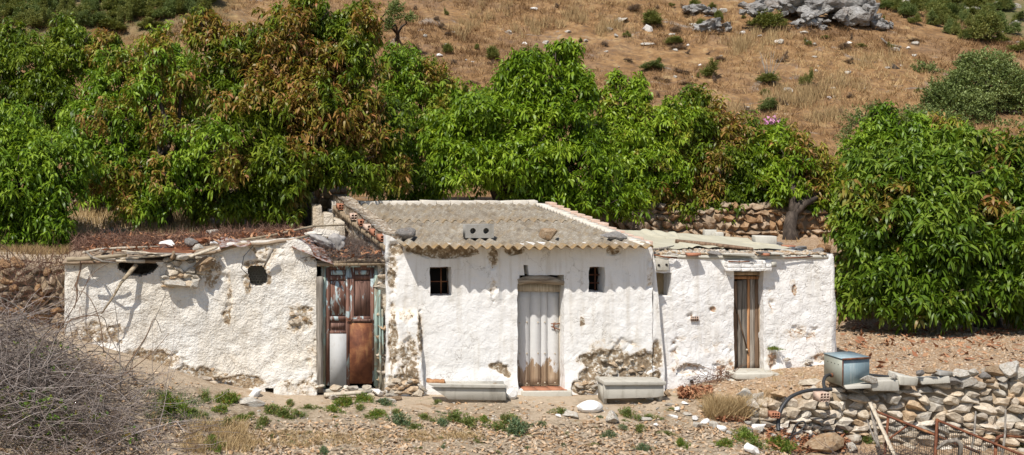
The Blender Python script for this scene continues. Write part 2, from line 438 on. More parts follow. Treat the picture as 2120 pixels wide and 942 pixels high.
def H(X, Y):
    X = np.asarray(X, float); Y = np.asarray(Y, float)
    yard = -.12*np.clip(21.6-Y, 0, 6)
    yard = yard + .05*(fbm(X*.8, Y*.8, s=3, o=3)-.5)
    left = np.interp(X, [-12, -3.6, -2.2, -.8, .4, 1.5], [1.7, 1.35, 1.0, .58, .2, 0.0])
    left = left*sstep(17.2, 20.5, Y)*1.0
    r = np.interp(X, [7.6, 8.3, 9.1, 10.2, 11.2, 14, 40], [0, .06, .24, .40, .50, .60, 1.1])
    wall_y = np.interp(X, [7.5, 8.8, 9.6, 10.5, 16], [21.25, 21.05, 20.85, 20.72, 20.1])
    t = sstep(wall_y-.12, wall_y+.10, Y)*(X > 9.0) + sstep(wall_y-.7, wall_y+.5, Y)*(X <= 9.0)
    yard = yard - .38*sstep(8.4, 9.6, X)*sstep(21.2, 20.3, Y)
    rz = yard + left + (r-np.where(X > 7.6, yard, 0))*t*(X > 7.6)
    up = 2.14 + .0*X
    up = np.where(X < 2.5, 2.14+.16*sstep(2.5, -1, X), up)
    ey = stepline(X)
    up = up+.42*sstep(25, 29.4, Y)*sstep(3.2, 1.5, X)
    u = sstep(ey-.05, ey+.30, Y)
    u = np.where(X > 11.2, sstep(ey-.03, ey+.35, Y), u)
    z = rz*(1-u) + up*u + .05*u*(fbm(X*.9, Y*.9, s=9, o=3)-.5)
    z = z + (.72-.30*sstep(3.2, 1.5, X))*sstep(29.75, 30.05, Y)                   # second terrace wall
    # the hillside
    near = np.clip(Y-35.0, 0, None)
    s1 = .435*near*sstep(0, 4, near) + .9*(fbm(X*.13, Y*.13, s=21, o=3)-.5)*sstep(0, 8, near)
    cap = np.interp(X, [-400, -12, -4, 4, 21, 26, 29.8, 33.5, 40, 300], [9.5, 9.0, 9.0, 14, 14, 10.8, 7.5, 4.7, 2.5, 2.5])
    k = 1.0
    hl = -k*np.log(np.exp(-s1/k)+np.exp(-cap/k)) + k*np.log(1+np.exp(-cap/k))
    z = z + hl*(Y > 35)
    z = z + np.clip(Y-66, 0, None)*.46*sstep(66, 74, Y) + 1.2*(fbm(X*.09, Y*.09, s=44, o=4)-.5)*sstep(62, 80, Y)
    fine = (fbm(X*1.1, Y*1.1, s=5, o=4)-.5)
    z = z + .35*fine*sstep(36, 42, Y)
    z = z - .45*sstep(17, 9, Y)
    return z

def hz(x, y): return float(H(x, y))

def G(px, py, y0=15.5, y1=130):
    """the point of the ground that this photo pixel shows"""
    def hit(Y):
        d = CZ-(py-HY)*Y/F-H((px-CX)*Y/F, Y); return int(np.argmax(d < 0))
    Yc = np.concatenate([np.arange(y0, 36, .22), np.arange(36, y1, 1.0)]); k = max(hit(Yc), 1)
    Yf = np.linspace(Yc[k-1], Yc[k], 24); k = hit(Yf); X = (px-CX)*Yf[k]/F
    return np.array([X, Yf[k], float(H(X, Yf[k]))])

def GA(px, py, y0=15.5, y1=60):
    px, py = np.asarray(px)[:, None], np.asarray(py)[:, None]
    def hit(Y): return np.argmax(CZ-(py-HY)*Y/F-H((px-CX)*Y/F, Y) < 0, axis=1)
    Yc = np.concatenate([np.arange(y0, 36, .22), np.arange(36, y1, 1.0)]); k = np.maximum(hit(Yc[None]+0*px), 1)
    Yf = Yc[k-1][:, None]+(Yc[k]-Yc[k-1])[:, None]*np.linspace(0, 1, 16)[None]; j = hit(Yf); Y = Yf[np.arange(len(j)), j]
    X = (px[:, 0]-CX)*Y/F; return np.stack([X, Y, H(X, Y)], -1)

def axis(lo, hi, flo, fhi, step, grow=1.12):
    mid = list(np.arange(flo, fhi, step)); a = []; x = flo; d = step
    while x > lo: d *= grow; x -= d; a.append(x)
    b = []; x = mid[-1]; d = step
    while x < hi: d *= grow; x += d; b.append(x)
    return np.array(a[::-1]+mid+b)
xs = axis(-300, 330, -6, 16.5, .085, 1.10)
ys = np.concatenate([axis(-60, 31, 16.5, 31, .085, 1.15), axis(31.0, 520, 31.4, 72, .33, 1.08)])
ys = ys[np.concatenate([[True], np.diff(ys) > .02])]; ys = ys[(ys < 31.02) | (ys > 31.3)]
ys = np.unique(ys)
GX, GY = np.meshgrid(xs, ys); GZ = H(GX, GY)
yardfine = (GY > 16) & (GY < 31)
GZ = GZ + np.where(yardfine, .025*(fbm(GX*5, GY*5, s=77, o=3)-.5), 0)
nx, ny = len(xs), len(ys)
idx = np.arange(nx*ny).reshape(ny, nx)
Q = np.stack([idx[:-1, :-1], idx[:-1, 1:], idx[1:, 1:], idx[1:, :-1]], -1).reshape(-1, 4)
hill = sstep(30.3, 32, GY)
grav = sstep(8.0, 9.0, GX)*sstep(19.6, 20.2, GY)*(1-hill)*1.0
scrubz = np.clip(sstep(62, 74, GY)+sstep(3, -1, GX)*sstep(45, 49, GY), 0, 1)
zone = np.stack([hill, grav, scrubz], -1).reshape(-1, 3)

s = S('ground', .95, .12); p = s.pos(); z3 = s.xyz(s.attr('zone', 'Vector'))
n1 = s.noise(p, 1.3, 5, .6); n2 = s.noise(p, 14, 5, .7); n3 = s.noise(p, 60, 4, .7)
dirt = s.ramp(n2, [(.32, (.20, .15, .10)), (.5, (.37, .29, .20)), (.68, (.53, .44, .33))])
pth = s.ramp(s.math('ADD', s.noise(p, .9, 4, .5), s.math('MULTIPLY', s.math('SUBTRACT', s.xyz(p)[1], 20.7), .22)), [(.50, 0), (.62, 1)])
dirt = s.mix(s.math('MULTIPLY', pth, .75), dirt, s.mix(n3, (.47, .365, .255), (.57, .46, .34)))
dirt = s.mix(s.math('MULTIPLY', s.ramp(s.noise(p, 2.1, 5, .65), [(.56, 0), (.66, 1)]), .6), dirt, (.30, .17, .075))
dirt = s.mix(s.math('MULTIPLY', s.ramp(s.noise(p, 1.7, 4, .7, .5), [(.6, 0), (.7, 1)]), .45), dirt, (.11, .14, .05))
dirt = s.mix(s.math('MULTIPLY', s.ramp(s.noise(p, .8, 5, .7, .3), [(.48, 0), (.64, 1)]), .4), dirt, (.21, .15, .09))
gv = s.ramp(s.vor(p, 34, 'F1', 'Color'), [(.2, (.27, .175, .10)), (.5, (.43, .30, .19)), (.85, (.58, .46, .33))])
gv = s.mix(s.ramp(s.noise(p, 3, 5, .7), [(.35, 0), (.65, .6)]), gv, (.37, .23, .13))
col = s.mix(z3[1], dirt, gv)
hg = s.ramp(s.noise(p, 1.6, 7, .72, .3), [(.30, (.125, .072, .034)), (.44, (.235, .132, .058)), (.56, (.335, .20, .092)), (.70, (.46, .32, .155))])
hg = s.mix(s.ramp(s.noise(p, .35, 5, .65), [(.50, 0), (.68, .65)]), hg, (.21, .135, .085))
hg = s.mix(s.math('MULTIPLY', s.ramp(s.noise(p, .55, 6, .7, 1.0), [(.60, 0), (.66, 1)]), .7), hg, (.30, .27, .235))
hg = s.mix(s.math('MULTIPLY', s.ramp(s.noise(p, 5, 4, .7), [(.40, 1), (.50, 0)]), .5), hg, (.11, .075, .055))
gr2 = s.mix(s.ramp(s.noise(p, .5, 6, .7), [(.40, 0), (.55, 1)]), (.22, .165, .09), (.085, .105, .038))
hg = s.mix(s.math('MULTIPLY', z3[2], .85), hg, gr2)
col = s.mix(z3[0], col, hg)
hh = s.math('ADD', s.math('MULTIPLY', n2, 1.0), s.math('MULTIPLY', n3, .5))
m_ground = s.done(col, s.bump(hh, .8, .05))
npmesh('ground', np.stack([GX, GY, GZ], -1).reshape(-1, 3), [Q], m_ground, smooth=True, attrs={'zone': zone})['kind'] = 'structure'

# ------------------------------------------------------------------ stone shapes
def rock_template(seed, sub=3, planes=11, rough=.10, flatn=1.0):
    r = np.random.default_rng(seed); bm = bmesh.new()
    bmesh.ops.create_icosphere(bm, subdivisions=sub, radius=1.0)
    V = np.array([v.co[:] for v in bm.verts]); T = np.array([[v.index for v in f.verts] for f in bm.faces]); bm.free()
    for _ in range(planes):
        n = r.normal(size=3); n /= np.linalg.norm(n); d = r.uniform(.42, .80)
        e = np.maximum(0, V@n-d); V = V-e[:, None]*n
    V *= (1+rough*(fbm(V[:, 0]*2.2+9, V[:, 1]*2.2, V[:, 2]*2.2, s=seed, o=3)-.5)*2)[:, None]
    lo, hi = V.min(0), V.max(0); V = (V-(lo+hi)/2)/(hi-lo)
    return V, T
ROCK = [rock_template(100+k, 3, 11+k % 5, .13) for k in range(9)]
ROCK2 = [rock_template(200+k, 3, 12, .10) for k in range(10)]
ROCKB = [rock_template(500+k, 4, 16, .34) for k in range(5)]
ROCK1 = [rock_template(300+k, 1, 6, .05) for k in range(6)]
SMOOTH = rock_template(401, 3, 2, .06)
SLAB = rock_template(402, 3, 14, .10)

def rots(n, r, tilt=.35):
    """n random rotation matrices: any heading, limited tilt"""
    a = r.uniform(0, 2*np.pi, n); b = r.normal(0, tilt, n); c = r.normal(0, tilt, n)
    ca, sa, cb, sb, cc, s_c = np.cos(a), np.sin(a), np.cos(b), np.sin(b), np.cos(c), np.sin(c)
    Z = np.zeros(n); O = np.ones(n)
    Rz = np.stack([ca, -sa, Z, sa, ca, Z, Z, Z, O], -1).reshape(n, 3, 3)
    Rx = np.stack([O, Z, Z, Z, cb, -sb, Z, sb, cb], -1).reshape(n, 3, 3)
    Ry = np.stack([cc, Z, s_c, Z, O, Z, -s_c, Z, cc], -1).reshape(n, 3, 3)
    return Rx@Ry@Rz

def many(name, mat, temps, pos, scale, tint, seed=0, parent=None, loc=None, tilt=.35, smooth=False, rot=None):
    r = np.random.default_rng(seed); n = len(pos); which = r.integers(0, len(temps), n)
    M = rots(n, r, tilt) if rot is None else rot
    Vs, Ts, Cs, base = [], [], [], 0
    for k, (V, T) in enumerate(temps):
        i = np.where(which == k)[0]
        if not len(i): continue
        A = np.einsum('nij,nvj->nvi', M[i], V[None]*scale[i][:, None, :]) + pos[i][:, None, :]
        Vs.append(A.reshape(-1, 3)); nv = len(V)
        Ts.append((T[None]+(np.arange(len(i))*nv)[:, None, None]).reshape(-1, T.shape[1])+base); base += nv*len(i)
        Cs.append(np.repeat(tint[i], nv))
    return npmesh(name, np.concatenate(Vs), [np.concatenate(Ts)], mat, parent, loc, smooth, {'tint': np.concatenate(Cs)})

RME = {}
def stone(name, label, cat, x, y, wpx, hpx, mat, Y=None, k=0, group=None, depth=None, rz=0.0, tmpl=None, sink=.12, tilt=0.0):
    """one loose stone; x, y = photo pixel of the middle of its foot; on the ground unless a depth Y is given"""
    g = G(x, y) if Y is None else P(x, y, Y)
    W, Hh = wpx*g[1]/F, hpx*g[1]/F
    t = tmpl or ROCK[k % len(ROCK)]; key = (id(t[0]), mat.name)
    if key not in RME:
        o = npmesh(name, t[0], [t[1]], mat, smooth=True)
        e = o.modifiers.new('e', 'EDGE_SPLIT'); e.split_angle = math.radians(19)
        RME[key] = o; 
    else:
        o = RME[key].copy(); link(o)
        for q in list(o.keys()):
            if q in ('label', 'category', 'group'): del o[q]
        o.name = name
    D = depth if depth else (W*.5+Hh*.5)*.8
    o.scale = (W, D, Hh); o.rotation_euler = (tilt, tilt*.6, rz)
    o.location = (g[0], g[1]+(D*.5 if Y is None else 0), g[2]+Hh*(.5-sink))
    return tag(o, label, cat, group)

def dry_wall(name, label, p, q, zb, zt, mat, size=(.13, .30), seed=0, group=None, courses_jit=.3, temps=None, thick=.3, tints=None):
    """dry-stone wall from p to q (x, y); zb, zt give its foot and its top at 0..1"""
    r = np.random.default_rng(seed); p, q = np.array(p, float), np.array(q, float)
    L = np.linalg.norm(q-p); d = (q-p)/L; nrm = np.array([d[1], -d[0]])
    pos, scl, tin, ang = [], [], [], []
    for layer in (0, 1):
        zoff = 0
        while zoff < 3.2:
            rowh = r.uniform(size[0]*.55, size[0]*1.05); x = r.uniform(-.1, 0)
            while x < L:
                ww = r.uniform(*size)*r.choice([.7, 1, 1, 1.25])
                u = np.clip((x+ww/2)/L, 0, 1); a, b = zb(u), zt(u)
                z = a+zoff+rowh/2+r.normal(0, .012)
                if z < b+r.uniform(-.05, .04):
                    c = p+d*(x+ww/2)+nrm*(-layer*thick+r.normal(0, .025)+(z-a)*-.12)
                    pos.append((c[0], c[1], z)); scl.append((ww*1.10, r.uniform(.22, .36), rowh*r.uniform(1.05, 1.35)))
                    tin.append(r.choice(tints) if tints else r.random()); ang.append(r.normal(0, .22))
                x += ww*.93
            zoff += rowh*.93
    n = len(pos); base = math.atan2(d[1], d[0]); ang = np.array(ang)
    ca, sa = np.cos(base+ang*.5), np.sin(base+ang*.5); t = ang; Z = np.zeros(n); O = np.ones(n)
    Rz = np.stack([ca, -sa, Z, sa, ca, Z, Z, Z, O], -1).reshape(n, 3, 3)
    Ry = np.stack([np.cos(t), Z, np.sin(t), Z, O, Z, -np.sin(t), Z, np.cos(t)], -1).reshape(n, 3, 3)
    loc = (p[0], p[1], zb(0))
    root = thing(name, label, 'stone wall', loc, group)
    o = many('stonework', mat, temps or ROCK2, np.array(pos), np.array(scl), np.array(tin), seed, root, None, rot=Rz@Ry, smooth=True)
    e = o.modifiers.new('e', 'EDGE_SPLIT'); e.split_angle = math.radians(22)
    mb = MB()
    K = 24
    for k in range(K):
        u0, u1 = k/K, (k+1)/K; a, b = p+(q-p)*u0-nrm*.06, p+(q-p)*u1-nrm*.06
        c, e2 = a-nrm*(thick+.1), b-nrm*(thick+.1); l = .05
        zs0, zs1 = zt(u0)-.13, zt(u1)-.13; f0, f1 = zb(u0)-.1, zb(u1)-.1
        V = [(a[0], a[1], f0), (b[0], b[1], f1), (b[0], b[1], zs1), (a[0], a[1], zs0), (c[0], c[1], f0), (e2[0], e2[1], f1), (e2[0], e2[1], zs1), (c[0], c[1], zs0)]
        mb.add(V, [[0, 1, 2, 3], [5, 4, 7, 6], [3, 2, 6, 7]]+([[4, 0, 3, 7]] if k == 0 else [])+([[1, 5, 6, 2]] if k == K-1 else []))
    mb.build('earth_core', m_mud, root)
    return root

# ------------------------------------------------------------------ the farmhouse
def fx(x): return (x-CX)/120.0
def fz(y): return CZ-(y-HY)/120.0

def blobs(lst):
    """worn patches: photo pixel ellipses (x, y, rx, ry, strength)"""
    E = [(fx(a), fz(b), c/120, d/120, e) for a, b, c, d, e in lst]
    def f(x, z):
        w = np.zeros_like(x)
        for a, b, c, d, e in E:
            w = np.maximum(w, e*np.clip(1.25-((x-a)/c)**2-((z-b)/d)**2, 0, 1))
        return w
    return f

def wall_panel(name, mat, parent, xr, zb, top, openings, Y, thick, disp, wear, step=.022, seed=1, shift=None):
    xs = list(np.arange(xr[0], xr[1]+step*.5, step)); zmax = top[1] if not callable(top) else max(top(np.array([x]))[0] for x in xs)
    topf = top if callable(top) else (lambda x: np.interp(x, *top_pts))
    zs = list(np.arange(zb, zmax+step, step))
    for o in openings:
        if callable(o): continue
        for v, L in ((o[0], xs), (o[1], xs), (o[2], zs), (o[3], zs)):
            if min(L) < v < max(L):
                k = int(np.argmin([abs(a-v) for a in L])); L[k] = v
    xs, zs = np.array(sorted(set(xs))), np.array(sorted(set(zs)))
    XX, ZZ = np.meshgrid(xs, zs); TT = topf(XX)
    xc, zc = (XX[:-1, :-1]+XX[1:, 1:])/2, (ZZ[:-1, :-1]+ZZ[1:, 1:])/2
    keep = ZZ[:-1, :-1] < np.maximum(TT[:-1, :-1], TT[:-1, 1:])-.004
    wxc = xc+.03*(vn(xc*9, zc*9, s=seed)-.5); wzc = zc+.03*(vn(xc*9, zc*9, s=seed+5)-.5)
    for o in openings:
        if callable(o): keep &= ~o(wxc, wzc)
        else: keep &= ~((xc > o[0]) & (xc < o[1]) & (zc > o[2]) & (zc < o[3]))
    ZZ = np.minimum(ZZ, TT)
    wx = .022*(vn(XX*3.1, ZZ*3.1, s=seed+1)-.5)+.014*(vn(XX*11, ZZ*11, s=seed+2)-.5)
    wz = .022*(vn(XX*3.1, ZZ*3.1, s=seed+3)-.5)+.014*(vn(XX*11, ZZ*11, s=seed+4)-.5)
    W = wear(XX, ZZ)
    D = disp*(fbm(XX*1.6, ZZ*1.6, s=seed+6, o=3)-.5)*2.2+disp*.75*(fbm(XX*7, ZZ*7, s=seed+7, o=3)-.5)*2
    wm = sstep(.45, .62, W+(fbm(XX*7, ZZ*7, s=seed+8, o=4)-.5)*1.2)
    D = D+wm*(.030+.035*(fbm(XX*14, ZZ*14, s=seed+9, o=2)-.5))
    if shift is not None: D = D+shift(XX, ZZ)
    nz, nx_ = XX.shape; id0 = np.arange(nz*nx_).reshape(nz, nx_)
    kx = Y/22.0; PX, PZ = (XX+wx)*kx, CZ-(CZ-(ZZ+wz))*kx
    Fv = np.stack([PX, Y+D, PZ], -1).reshape(-1, 3)
    Bv = np.stack([PX, np.full_like(XX, Y+thick), PZ], -1).reshape(-1, 3)
    N = nz*nx_
    a, b, c, d = id0[:-1, :-1], id0[:-1, 1:], id0[1:, 1:], id0[1:, :-1]
    front = np.stack([a, b, c, d], -1)[keep]; back = front[:, ::-1]+N
    K = np.pad(keep, 1)
    sides = []
    for (u, v, nb) in ((a, b, K[:-2, 1:-1]), (b, c, K[1:-1, 2:]), (c, d, K[2:, 1:-1]), (d, a, K[1:-1, :-2])):
        m = keep & ~nb
        sides.append(np.stack([v[m], u[m], u[m]+N, v[m]+N], -1))
    Q = np.concatenate([front, back]+sides)
    V = np.concatenate([Fv, Bv]); Wv = np.concatenate([W.ravel(), W.ravel()*.5])
    used = np.unique(Q); rem = np.full(len(V), -1); rem[used] = np.arange(len(used))
    o = npmesh(name, V[used], [rem[Q]], mat, parent, None, True, {'wear': Wv[used]})
    e = o.modifiers.new('e', 'EDGE_SPLIT'); e.split_angle = math.radians(50)
    return o

def topline(pts):
    X = [fx(a) for a, b in pts]; Z = [fz(b) for a, b in pts]
    return lambda x: np.interp(x, X, Z)+.015*(vn(np.asarray(x)*9, 0*np.asarray(x), s=50)-.5)

def rect(x0, y0, x1, y1): return (fx(x0), fx(x1), fz(y1), fz(y0))
def ell(x, y, rx, ry, p=2.6):
    return lambda X, Z: (np.abs((X-fx(x))/(rx/120))**p+np.abs((Z-fz(y))/(ry/120))**p) < 1

house = thing('farmhouse', 'derelict whitewashed stone farmhouse with three low wings and a corrugated roof', 'farmhouse', (5, 22, 0))

# left wing front
def lbulge(X, Z):
    return .10*sstep(1.0, -.2, Z)*-1 + .03*np.sin(X*2.1)
left_top = topline([(133, 545), (240, 541), (300, 548), (345, 541), (400, 528), (440, 520), (470, 508), (500, 503), (560, 499), (612, 497), (640, 510), (656, 545), (665, 547), (792, 547), (800, 492), (822, 492)])
left_door = (fx(657), fx(793), -.2, fz(549))
wearL = blobs([(532, 548, 34, 14, .7), (512, 588, 12, 26, .6), (556, 575, 10, 24, .55), (300, 745, 90, 30, .75), (400, 780, 70, 25, .95), (500, 790, 60, 18, .8), (470, 655, 14, 20, .55), (440, 560, 30, 60, .55), (620, 660, 40, 45, .50),
               (630, 640, 22, 10, .75), (545, 520, 60, 30, .45), (200, 690, 90, 30, .55), (700, 500, 60, 30, .7), (590, 520, 40, 20, .35), (475, 620, 10, 80, .45), (645, 745, 20, 60, .4), (620, 800, 60, 25, .5)])
wall_panel('left_wall', m_left, house, (fx(133), fx(657)), -.25, left_top,
           [lambda X, Z: (np.abs((X-fx(534)+.05*(vn(Z*6, Z*0, s=2)-.5))/(20/120))**2.6+np.abs((Z-fz(572)+.06*(vn(X*7, X*0, s=4)-.5))/(23/120+.05*(X < fx(532))*0))**3.2) < 1, rect(549, 802, 566, 820), ell(285, 552, 42, 20, 1.8)], 22.0, .42, .030, wearL, shift=lbulge, seed=3)
# pier between the red door and the main front, and the bare masonry beside the door
wearP = blobs([(800, 545, 14, 60, .8), (790, 700, 12, 100, .75), (832, 650, 30, 40, .5), (838, 740, 36, 60, .62), (800, 510, 26, 30, .5), (865, 690, 10, 60, .6), (840, 785, 40, 24, .8)])
def pier_in(X, Z):
    s_ = -.0*X
    b = sstep(fz(640), fz(665), Z)  # buttress below y=640
    inb = sstep(fx(800), fx(806), X)
    return s_ - .20*(1-sstep(fz(662), fz(636), Z))*inb*(.55+.45*sstep(fz(650), fz(800), Z))
pier_top = topline([(780, 545), (796, 545), (800, 486), (830, 508), (845, 512)])
wall_panel('door_pier', m_rough, house, (fx(779), fx(800)), -.25, topline([(778, 548), (801, 548)]), [], 22.02, .40, .022, wearP, seed=14)

# main front
wearM = blobs([(1255, 745, 70, 26, .85), (1330, 750, 45, 26, .85), (1215, 785, 26, 30, .95), (1200, 800, 20, 20, 1.0), (1026, 757, 20, 9, .8), (1040, 765, 16, 12, .75), (1050, 775, 10, 10, .7), (1290, 780, 80, 26, .75),
               (925, 522, 75, 15, 1.0), (1065, 518, 25, 13, .9), (1270, 519, 18, 11, .85), (1020, 530, 14, 34, .6), (1022, 600, 12, 40, .42), (880, 517, 50, 14, .9),
               (1360, 720, 14, 60, .5), (1205, 665, 8, 16, .55), (1330, 735, 14, 20, .6), (835, 650, 32, 26, .42), (842, 740, 32, 66, .60), (868, 690, 10, 60, .62), (838, 790, 40, 24, .85),
               (812, 560, 14, 60, .55), (812, 700, 12, 90, .62), (1240, 720, 40, 24, .45), (1285, 715, 60, 18, .4), (822, 516, 20, 16, .7), (1345, 560, 10, 60, .40)])
def main_shift(X, Z):
    butt = (1-sstep(fx(858)+.14*(2.0-Z)*.5, fx(864)+.14*(2.0-Z)*.5, X))*(1-sstep(fz(664), fz(636), Z))*sstep(fx(806), fx(813), X)
    step_ = .045*(1-sstep(fx(868), fx(874), X))*sstep(fz(640), fz(620), Z)
    pil = -.05*(1-sstep(fx(1030), fx(1038), X))*sstep(fx(1008), fx(1014), X)*sstep(fz(640), fz(590), Z)
    toe = -.06*sstep(.5, 0, Z)*(1-butt)
    return -.16*butt*(.7+.3*sstep(1.4, 0, Z)) + step_*0 + pil + toe
main_top = topline([(798, 486), (812, 492), (830, 506), (1330, 503), (1345, 500), (1352, 520)])
def notch(x0, y0, x1, y1): return rect(x0, y0, x1, y1)
wall_panel('main_wall', m_main, house, (fx(799), fx(1352)), -.25, main_top,
           [rect(890, 553, 935, 614), rect(1219, 552, 1252, 605), rect(1085, 549, 1094, 570), rect(1071, 588, 1168, 806), rect(1075, 570, 1168, 590)],
           21.95, .40, .012, wearM, shift=main_shift, seed=31)
# right-hand corner, leaning outwards at its foot
def crn(X, Z): return -.03-.0*X
wall_panel('corner_buttress', m_main, house, (fx(1352), fx(1377)), -.2, topline([(1352, 520), (1358, 545), (1364, 640), (1370, 700), (1378, 790)]), [], 21.97, .36, .016,
           blobs([(1360, 735, 14, 40, .75), (1360, 780, 12, 20, .7)]), seed=37)

# right wing front
wearR = blobs([(1430, 655, 8, 8, .5), (1475, 640, 9, 9, .6), (1420, 700, 40, 12, .34), (1490, 720, 60, 22, .34), (1660, 690, 50, 26, .44), (1640, 590, 10, 20, .50),
               (1645, 600, 6, 16, .72), (1425, 765, 40, 20, .46), (1500, 760, 30, 30, .5), (1600, 620, 14, 60, .35), (1600, 745, 16, 24, .55), (1395, 740, 16, 50, .4), (1700, 740, 30, 14, .5)])
def right_shift(X, Z): return -.02*np.sin(X*1.7) - .05*sstep(.9, 0, Z)
right_top = topline([(1354, 533), (1512, 533), (1600, 531), (1640, 533), (1690, 529), (1722, 527), (1727, 533)])
def niche(X, Z): return .05*((((X-fx(1430))/.26)**2+((Z-fz(775))/.20)**2 < 1) & (Z > fz(775)))
def rs(X, Z): return right_shift(X, Z)+niche(X, Z)
def right_warp_top(): pass
wall_panel('right_wall', m_right, house, (fx(1354), fx(1727)), -.25, right_top,
           [rect(1357, 564, 1389, 614), rect(1519, 562, 1582, 770), rect(1519, 784, 1531, 801)], 22.15, .40, .014, wearR, shift=rs, seed=53)
mb = MB()        # sloping end of the wing: the wall is wider at its foot
zt, zbm = fz(527), fz(790)
def endpt(k, back):
    z = zt+(zbm-zt)*k; return (fx(1727)*22.15/22-.02+.10*k**1.2+.012*math.sin(k*17), 22.15+(3.1 if back else -.03*math.sin(k*5)), z)
V = []; n = 14
for k in range(n+1):
    V += [(fx(1720)*22.15/22, 22.16-.045*k/n, endpt(k/n, 0)[2]), endpt(k/n, 0), endpt(k/n, 1)]
Qs = []
for k in range(n):
    a = 3*k; Qs += [[a+3, a+4, a+1, a], [a+4, a+5, a+2, a+1]]
mb.add(V, Qs); mb.build('end_wall', m_right, house, smooth=True)

# side, back and inner walls
def block(name, a, b, mat, jit=.02):
    m = MB(); m.box(a, b, jit); return m.build(name, mat, house)
def side_wall():
    """left gable of the main part, standing above the left roof: rough, seen along its length"""
    m = []; ny_, nz_ = 130, 60
    y = np.linspace(22.2, 27.4, ny_); k = np.linspace(0, 1, nz_)
    YY, KK = np.meshgrid(y, k); t = (YY-22.2)/5.2
    top = fz(489)+.02+(.50)*t; Zz = -.2+(top+.2)*KK
    X = 3.33-.33*t+.10*(fbm(YY*2.2, Zz*2.2, s=8, o=4)-.5)+.05*(fbm(YY*11, Zz*11, s=9, o=3)-.5)
    V = np.stack([X, YY, Zz], -1).reshape(-1, 3); Vb = V+np.array([.30, 0, 0]); N = ny_*nz_
    i = np.arange(N).reshape(nz_, ny_); A = np.stack([i[:-1, 1:], i[:-1, :-1], i[1:, :-1], i[1:, 1:]], -1).reshape(-1, 4)
    T = np.stack([i[-1, :-1], i[-1, :-1]+N, i[-1, 1:]+N, i[-1, 1:]], -1)
    T = T[:, ::-1]
    E = np.stack([i[:-1, 0], i[:-1, 0]+N, i[1:, 0]+N, i[1:, 0]], -1)
    o = npmesh('side_wall', np.concatenate([V, Vb]), [np.concatenate([A, A[:, ::-1]+N, T, E])], m_rough, house, None, True,
               {'wear': np.concatenate([(.45+.35*fbm(YY*1.5, Zz*3, s=4, o=3)).ravel()]*2)})
side_wall()
block('side_wall', (7.62, 22.3, -.2), (7.87, 27.3, 2.56), m_main)
block('back_wall', (2.9, 27.2, 0), (7.62, 27.5, 2.9), m_main)
block('side_wall', (-2.2, 22.42, 0), (-1.85, 24.7, 2.16), m_left)
block('back_wall', (-2.2, 24.7, 0), (3.0, 25.0, 2.2), m_left)
block('back_wall', (7.9, 25.0, 0), (11.0, 25.3, 2.28), m_right)
block('inner_wall', (7.88, 22.6, 0), (8.00, 24.9, 2.24), m_main)
block('floor_slab', (-2.0, 22.3, -.1), (7.6, 27.2, .04), m_mud, 0)
block('floor_slab', (7.95, 22.45, -.1), (10.9, 25.0, .38), m_mud, 0)
# cream inner wall that shows through the hole of the right wing
m_ochre = flat('ochre_render', (.50, .38, .22), .95, (.34, .25, .15), 9, .6)
block('inner_wall', (7.98, 22.50, 1.2), (8.5, 22.6, 2.24), m_ochre, .01)

# back parapet: whitewashed ridge wall
mb = MB(); x = 2.95
while x < 7.33:
    wd = R.uniform(.22, .42); hh = R.uniform(.085, .12)
    if 1: mb.box((x, 27.12, 2.85), (min(x+wd, 7.35)-.012, 27.46, 3.04+hh*.55), .010)
    x += wd
mb.build('parapet', m_mortar, house, bevel=.01)
mb = MB()
for k in range(3):
    mb.box((2.50+.18*k, 26.5-.5*k, 1.9), (2.70+.18*k, 27.25, 3.02-.13*k), .03)
mb.build('gable_stub', m_rough, house, bevel=.02)

# corrugated roof in two overlapping courses
def corrugated():
    A, B = (fx(828)+.0, fx(1334)), (3.25, 7.32); Vs, Qs, Es, n0 = [], [], [], 0
    for course, (t0, t1, dz) in enumerate(((0, .56, 0.0), (.52, 1.0, .022))):
        nu, nv = 420, 26
        u = np.linspace(0, 1, nu); v = np.linspace(0, 1, nv); U, Vv = np.meshgrid(u, v); T = t0+(t1-t0)*Vv
        if course == 0:
            sheet = np.floor(U*5); T = T-(1-Vv)*(.010*_h(sheet.astype(int), 1, 2, 3)+.004)
        x = (A[0]*(1-T)+B[0]*T)*(1-U)+(A[1]*(1-T)+B[1]*T)*U
        y = 21.60+(27.15-21.60)*T
        z = 2.565+.455*T+dz*0+(.020 if course == 1 else 0)*(1-Vv)+.006+.031*np.sin((U*4.16/.177)*2*np.pi)
        z = z+.03*(fbm(U*3, T*3, s=60, o=2)-.5)+.006*(fbm(U*60, T*20, s=61, o=2)-.5)
        z = z+.012*np.sin(np.floor(U*5)*2.1+1)
        top = np.stack([x, y, z], -1).reshape(-1, 3); bot = top-np.array([0, 0, .013]); N = nu*nv
        i = np.arange(N).reshape(nv, nu)
        q = np.stack([i[:-1, :-1], i[:-1, 1:], i[1:, 1:], i[1:, :-1]], -1).reshape(-1, 4)
        e1 = np.stack([i[0, 1:], i[0, :-1], i[0, :-1]+N, i[0, 1:]+N], -1)
        e2 = np.stack([i[:-1, 0], i[1:, 0], i[1:, 0]+N, i[:-1, 0]+N], -1); e3 = np.stack([i[1:, -1], i[:-1, -1], i[:-1, -1]+N, i[1:, -1]+N], -1)
        ed = (sstep(.16, 0, Vv)*(1.0 if course == 0 else .5)).ravel()
        Vs += [top, bot]; Qs += [q+n0, q[:, ::-1]+N+n0, e1+n0, e2+n0, e3+n0]; Es += [ed, ed]; n0 += 2*N
    npmesh('corrugated_roof', np.concatenate(Vs), [np.concatenate(Qs)], m_corr, house, None, True, {'edge': np.concatenate(Es)})
corrugated()

